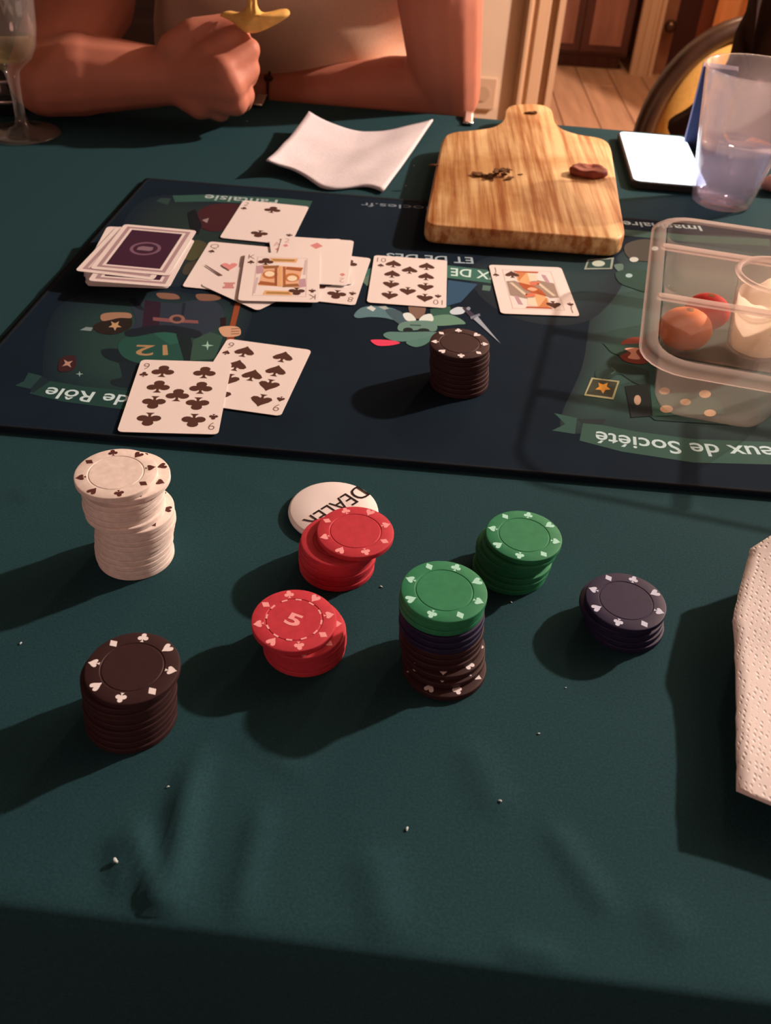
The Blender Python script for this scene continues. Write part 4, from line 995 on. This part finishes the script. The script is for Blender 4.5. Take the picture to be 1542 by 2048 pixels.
# ------------------------------------------------------------------ tablecloth clips on the far edge
clip_m = mat('clip_steel', (.75, .7, .66), .25, .5, Metallic=.95)
for (px, py, lab) in ((519, 200, 'steel tablecloth clip on the far edge beside the raised hand'), (938, 226, 'steel tablecloth clip on the far edge beside the elbow')):
    P = at(px, py, .004); loc = P - T0; yy = loc.dot(TY); xx = loc.dot(TX); q = tl(xx, DEPTH); o_ = empty('tablecloth_clip', (q.x, q.y, TZ), lab, 'clip', 'tablecloth clips', PHI)
    pts = [(-.030, .0022), (-.018, .0034), (-.004, .0060), (.006, .0050), (.0095, -.004), (.0095, -.030), (.006, -.042), (-.006, -.045), (-.016, -.042)]
    P2 = spline([Vector((0, y, z)) for y, z in pts], 4, False)
    b = MB(); b.grid([[(x, p_.y, p_.z) for x in (-.006, -.003, .003, .006)] for p_ in P2]); c_ = b.build('clip_band', clip_m, o_, smooth=True); s_ = c_.modifiers.new('t', 'SOLIDIFY'); s_.thickness = .0009
    # a rolled lip at its inner end
    b = MB(); b.tube([(-.006, -.031, .0030), (.006, -.031, .0030)], .0016, 10); b.build('clip_lip', clip_m, o_, smooth=True)

# ------------------------------------------------------------------ lint and crumbs on the cloth
lint_m = mat('pale_lint', A(200, 195, 180), .9, .1)
for (px, py, L, lab) in ((1022, 1205, 4, 'white crumb in front of the green stack'), (232, 1727, 8, 'white thread scrap near the creases at the lower left'), (814, 1658, 6, 'pale crumb in the empty front middle of the cloth'),
                         (1077, 1468, 4, 'tiny pale speck right of the long mixed-stack shadow'), (1131, 1376, 3, 'tiny pale speck below the blue stack shadow'), (762, 1174, 5, 'pale speck right of the taller red stack'),
                         (42, 1287, 5, 'pale speck left of the lower black stack'), (337, 1575, 4, 'pale speck below the lower black stack shadow'), (828, 332, 6, 'white crumb between the napkin and the chopping board'), (812, 372, 4, 'small white crumb by the napkin near corner'), (1000, 1606, 5, 'grey thread speck in the front right of the cloth'), (494, 243, 5, 'small pale crumb below the raised hand')):
    P = at(px, py, 0); s = L * .00009; P.z = TZ + .0001 + cloth_z(P)
    mb = MB(); mb.ball((0, 0, s * .8), (s * 1.6, s, s * .8), 5); mb.ball((s * 1.2, s * .5, s * .6), (s, s * .7, s * .6), 4); o = mb.build('lint_speck', lint_m, loc=P); o.rotation_euler = (0, 0, px * .7); tag(o, lab, 'crumb')

# ------------------------------------------------------------------ oval-backed chairs
chair_wood = tex_noise(mat('dark_chair_wood', (.060, .028, .014), .35, .5), 8, .4, stretch=(3, 3, 1))
gold_m = tex_noise(mat('gold_upholstery', A(238, 162, 76), .8, .2), 160, .12, bump=.2, dist=.0005)
def oval_chair(loc, rz, label, zc, a, bq):
    ch = empty('oval_back_chair', loc, label, 'chair', 'oval-backed dining chairs', rz)
    N = 56
    ring = [Vector((a * math.cos(2 * PI * k / N), .10 * (bq * math.sin(2 * PI * k / N)), zc + bq * math.sin(2 * PI * k / N))) for k in range(N)]
    b = MB(); rows = []
    for p_, k in zip(ring, range(N)):
        c = Vector((0, 0, zc)); u = (p_ - c); u.y = 0; u.normalize()
        rows.append([p_ + u * dx + Vector((0, dy, 0)) for dx, dy in ((-.018, -.012), (-.008, -.020), (.008, -.020), (.017, -.010), (.017, .010), (.008, .018), (-.008, .018), (-.018, .010))])
    b.loft(rows + [rows[0]], cap0=False, cap1=False); b.build('back_frame', chair_wood, ch, smooth=True)
    b = MB(); rows = []
    for s, d in ((1.0, -.004), (.97, -.012), (.8, -.022), (.5, -.027), (.2, -.029), (.02, -.029)):
        rows.append([Vector((p_.x * (a - .016) / a * s, p_.y * s + d, zc + (p_.z - zc) * (bq - .016) / bq * s)) for p_ in ring])
    b.loft(rows); b.build('back_pad', gold_m, ch, smooth=True)
    for sx in (-1, 1):
        b = MB(); b.tube([(sx * a * .55, -.02 - .03, .44), (sx * a * .62, -.01 - .02, .5), (sx * a * .68, -.018, zc - bq * .74)], [.017, .015, .015], 10); b.build('back_post', chair_wood, ch, smooth=True)
    b = MB(); b.loft([[(x, y - .24, z) for x, y in rrect(-.23, -.22, .23, .2, .06, 6)] for z in (.38, .44)]); b.build('seat_rail', chair_wood, ch)
    b = MB(); b.loft([[(x, y - .24, z) for x, y in rrect(-.22 + d, -.21 + d, .22 - d, .19 - d, .06, 6)] for z, d in ((.44, 0), (.465, .002), (.48, .02), (.486, .06))]); b.build('seat_pad', gold_m, ch, smooth=True)
    for sx, sy in ((-1, -1), (1, -1), (-1, 1), (1, 1)):
        b = MB(); b.lathe([(.012, 0), (.013, .02), (.018, .25), (.021, .36), (.021, .42)], 14, (sx * .19, -.24 + sy * .175, 0)); b.build('leg', chair_wood, ch, smooth=True)
    return ch
zc_ = TZ - .175
oval_chair((.655, 1.95, 0), R_(14), 'oval-backed chair with gold upholstery beyond the cup', TZ - .262, .203, .222)
oval_chair((-.17, 1.80, 0), R_(2), 'oval-backed chair the person in the beige shirt sits on', TZ + .06, .20, .24)
# dark jacket over the right of the oval back
jk = [(1500, 25), (1478, 70), (1462, 128), (1424, 185), (1380, 226), (1338, 262), (1400, 330), (1560, 330), (1660, 200), (1650, 20), (1570, -70), (1515, -30)]
front_ = spline([atY(x, y, 1.80) for x, y in jk], 4)
b = MB(); N = len(front_); cJk = sum(front_, Vector()) / N
def off(s, dy, r=0): return [Vector((cJk.x + (q.x - cJk.x) * s, q.y + dy + r * .006 * math.sin(k * .8), cJk.z + (q.z - cJk.z) * s)) for k, q in enumerate(front_)]
b.loft([off(.97, .028), off(1.0, .018, 1), off(1.0, .004, 1), off(.94, -.006, 1), off(.7, -.013, 2), off(.35, -.010, 2), off(.05, -.012)])
o = b.build('dark_jacket', tex_noise(mat('dark_jacket_cloth', (.030, .018, .016), .9, .1), 40, .3), smooth=True, loc=cJk, world=True); tag(o, 'dark jacket hung over the gold oval-backed chair', 'jacket')

# ------------------------------------------------------------------ the person across the table
zt = TZ
E1 = at(92, 156, .040); E1 = Vector((E1.x, E1.y, TZ + .040)); W1 = at(338, 154, .050)
E2 = atY(893, 186, 1.212); W2 = atY(528, 190, 1.235)
U1 = atY(172, -6, 1.20); U2 = atY(880, -6, 1.185)
S1 = Vector((U1.x + .045, 1.285, TZ + .36)); S2 = Vector((U2.x + .01, 1.285, TZ + .36))
cxp = (S1.x + S2.x) / 2
body = MB()
for E, Wr, U, Sh, k in ((E1, W1, U1, S1, 1.0), (E2, W2, U2, S2, .92)):
    body.capsule(Sh, U, .062, .056 if k == 1 else .050); body.capsule(U, E, .056 if k == 1 else .050, .040 if k == 1 else .042)
    mid = E.lerp(Wr, .3); mid.z += .004
    body.capsule(E, mid, .040, .042 * k + .001); body.capsule(mid, Wr, .042 * k, .029 if k == 1 else .026)
# torso, neck, head
body.capsule((cxp, 1.46, TZ - .125), (cxp, 1.385, TZ + .05), .125, .128, 20); body.capsule((cxp, 1.385, TZ + .05), (cxp, 1.295, TZ + .28), .128, .108, 20)
body.capsule(S1 + Vector((.03, 0, 0)), S2 - Vector((.03, 0, 0)), .06, .06); body.capsule((cxp, 1.285, TZ + .36), (cxp, 1.24, TZ + .50), .056, .052)
HC = Vector((cxp, 1.205, TZ + .60))
body.ball(HC, (.074, .092, .112), 18); body.capsule(HC + Vector((0, -.045, -.05)), HC + Vector((0, -.06, -.075)), .045, .032)
body.capsule(HC + Vector((0, -.088, .012)), HC + Vector((0, -.104, -.018)), .009, .014); body.capsule(HC + Vector((-.016, -.082, -.050)), HC + Vector((.016, -.082, -.050)), .008, .008)
for sx in (-1, 1):
    body.ball(HC + Vector((sx * .076, .008, -.004)), (.010, .020, .032), 8); body.ball(HC + Vector((sx * .03, -.080, .014)), (.016, .010, .010), 8)
# hands: right hand (image left) pinches a crisp, fingers curled
def hand(palm_a, palm_pts, fingers, r=.0088):
    for q in palm_pts: body.capsule(palm_a, q[0], q[1], q[2])
    for f in fingers:
        pts, rad = f
        for k in range(len(pts) - 1): body.capsule(pts[k], pts[k + 1], rad[k], rad[k + 1], 10)
def hp_(px, py, Y): return atY(px, py, Y)
YH = 1.048
K = [hp_(418, 112, YH - .006), hp_(446, 140, YH - .020), hp_(462, 172, YH - .022), hp_(470, 204, YH - .016)]
wr = W1 + Vector((.006, 0, 0))
hand(wr, [(K[0], .027, .016), (K[1], .027, .0165), (K[2], .027, .0165), (K[3], .027, .015), (hp_(400, 205, YH - .004), .026, .018), (hp_(440, 222, YH - .002), .024, .012)],
     [([K[0], hp_(452, 82, YH + .000), hp_(480, 60, YH + .014), hp_(494, 44, YH + .020)], [.0140, .0118, .0100, .0085]),
      ([K[1], hp_(499, 99, YH + .004), hp_(497, 110, YH + .030), hp_(466, 118, YH + .040)], [.0150, .0120, .0110, .0090]),
      ([K[2], hp_(498, 138, YH + .002), hp_(494, 156, YH + .030), hp_(460, 160, YH + .038)], [.0150, .0125, .0115, .0095]),
      ([K[3], hp_(490, 190, YH + .002), hp_(486, 206, YH + .022), hp_(458, 200, YH + .032)], [.0135, .0115, .0105, .0085]),
      ([hp_(348, 98, YH + .004), hp_(384, 62, YH + .008), hp_(432, 50, YH + .016), hp_(478, 40, YH + .024)], [.0175, .0130, .0108, .0088])])
# other hand lies behind the raised one
d = (W2 - E2).normalized(); pa = W2 + d * .01; pb = W2 + d * .085
hand(pa, [(pb + Vector((0, .022, .002)), .024, .014), (pb + Vector((0, .006, .004)), .024, .0145), (pb + Vector((0, -.012, .002)), .024, .014), (pb + Vector((.004, -.028, -.002)), .023, .013)],
     [([pb + Vector((0, y, z)), pb + d * .034 + Vector((0, y, z + .002)), pb + d * .056 + Vector((0, y, z - .006)), pb + d * .07 + Vector((0, y, z - .014))], [.0125, .0105, .0095, .0085]) for y, z in ((.024, 0), (.007, .003), (-.011, .001), (-.027, -.004))] +
     [([pa + Vector((0, .02, .004)), pa + d * .04 + Vector((0, .044, .004)), pa + d * .07 + Vector((0, .052, 0))], [.016, .0125, .0095])])
pe = body.build('person', skin_m, loc=(cxp, 1.44, TZ - .3), world=True)
fuse(pe, .0036, 3); tag(pe, 'person in a beige shirt leaning both forearms on the table, holding a crisp', 'person')
# shirt: short-sleeved, loose folds
shirt_m = tex_noise(mat('beige_shirt_cotton', (.74, .54, .39), .95, .05), 420, .08, bump=.15, dist=.0004)
mb = MB(); rings = []
prof_s = [(-.25, .205, .165, .03), (-.16, .205, .17, .005), (-.08, .202, .168, -.022), (-.02, .198, .162, -.042), (.04, .195, .155, -.064), (.10, .194, .150, -.090), (.18, .196, .146, -.124), (.26, .200, .138, -.148), (.34, .218, .112, -.160), (.405, .190, .082, -.166), (.432, .085, .070, -.172)]
for z, rx, ry, dy in prof_s:
    ring = []
    for k in range(96):
        a = 2 * PI * k / 96; f = 1
        if math.sin(a) < .3:
            ph_ = 3.0 * math.cos(a) * 1.5 + z * 26
            f = 1 + .048 * math.sin(ph_) + .026 * math.sin(2.1 * ph_ + 1.2) + .012 * math.sin(z * 60 + math.cos(a) * 9)
        ring.append(Vector((cxp + rx * f * math.cos(a), 1.44 + dy + ry * f * math.sin(a), TZ + z)))
    rings.append(ring)
full = []
for r_a, r_b in zip(rings[:-1], rings[1:]):
    for t in (0, .25, .5, .75): full.append([p_.lerp(q_, t) for p_, q_ in zip(r_a, r_b)])
full.append(rings[-1])
mb.loft(full, cap0=False, cap1=False); sh = mb.build('shirt', shirt_m, pe, world=True, smooth=True)
for Sh, U in ((S1, U1), (S2, U2)):
    d = (U - Sh); e = Sh + d * .62; mb = MB(); mb.tube([Sh - d * .05 + Vector((0, 0, .01)), Sh + d * .2, Sh + d * .42, e], [.075, .078, .076, .074], 24); s2 = mb.build('sleeve', shirt_m, pe, world=True, smooth=True)
# trousers and shoes under the table
tm = MB()
for sx in (-1, 1):
    hx = Vector((cxp + sx * .09, 1.47, TZ - .165)); kn = Vector((cxp + sx * .12, 1.02, TZ - .165)); an_ = Vector((cxp + sx * .12, 1.06, .10))
    tm.capsule(hx, kn, .095, .066); tm.capsule(kn, an_, .064, .045)
tm.capsule((cxp - .06, 1.49, TZ - .14), (cxp + .06, 1.49, TZ - .14), .118, .118)
t_ = tm.build('trousers', mat('dark_trousers', (.02, .02, .025), .9), pe, world=True); fuse(t_, .012, 3)
for sx in (-1, 1):
    mb = MB(); mb.capsule((cxp + sx * .12, 1.08, .055), (cxp + sx * .13, .90, .048), .042, .036); mb.build('shoe', mat('dark_shoe', (.03, .025, .02), .5), pe, world=True, smooth=True)
# hair and eyes
mb = MB(); mb.ball(HC + Vector((0, .016, .022)), (.084, .095, .110), 16)
for sx in (-1, 1): mb.ball(HC + Vector((sx * .062, .02, -.02)), (.022, .05, .05), 10)
h_ = mb.build('hair', tex_noise(mat('brown_hair', (.05, .028, .016), .6), 60, .4, stretch=(1, 1, .2)), pe, world=True)
fuse(h_, .008, 2)
for v in h_.data.vertices:
    wv = v.co + Vector(pe.location) - HC
    if wv.y < -.055 and wv.z < .07: v.co.y += (-.055 - wv.y) * .95
for sx in (-1, 1):
    mb = MB(); mb.ball(HC + Vector((sx * .03, -.0835, .014)), (.011, .008, .007), 8); mb.build('eye', mat('dark_eye', (.10, .06, .045), .2), pe, world=True, smooth=True)
# cord bracelet round the wrist of the far forearm
bc = atY(548, 190, 1.235)
d = (W2 - E2).normalized(); u_ = d.orthogonal().normalized(); v_ = d.cross(u_)
cB_ = E2 + d * ((bc - E2).dot(d)); rb = .0290
pts = [cB_ + (u_ * math.cos(2 * PI * k / 32) + v_ * math.sin(2 * PI * k / 32)) * rb for k in range(32)]
mb = MB(); mb.tube(pts, .0016, 8, closed=True); mb.build('cord_bracelet', mat('dark_cord', (.05, .012, .010), .8), pe, world=True, smooth=True)
bead = min(pts, key=lambda q: q.y - q.z * 1.5); mb = MB(); mb.ball(bead, (.006, .004, .004), 8); mb.build('bracelet_knot', mat('dark_knot', (.06, .014, .012), .8), pe, world=True, smooth=True)

# the crisp held between thumb and finger
YC = YH + .006
cr_m = tex_noise(mat('yellow_crisp', A(250, 174, 86), .7, .3), 70, .25, bump=.4, dist=.001)
co = [(440, 32), (452, 24), (474, 26), (492, 14), (498, -16), (510, -22), (514, 8), (526, 24), (548, 24), (572, 19), (580, 28), (566, 40), (540, 56), (512, 66), (488, 62), (466, 44)]
cpts = spline([atY(x, y, YC) for x, y in co], 3); cc = sum(cpts, Vector()) / len(cpts)
mb = MB(); rings = []
for s, dy in ((.9, .0035), (1.0, .0015), (1.0, -.0005), (.85, -.0040), (.5, -.0075), (.15, -.0085)):
    rings.append([Vector((cc.x + (q.x - cc.x) * s, q.y + dy + .003 * math.sin(k * .55), cc.z + (q.z - cc.z) * s)) for k, q in enumerate(cpts)])
mb.loft(rings); o = mb.build('curled_crisp', cr_m, loc=cc, world=True, smooth=True); tag(o, 'yellow curled crisp pinched in the fingers of the raised hand', 'food')
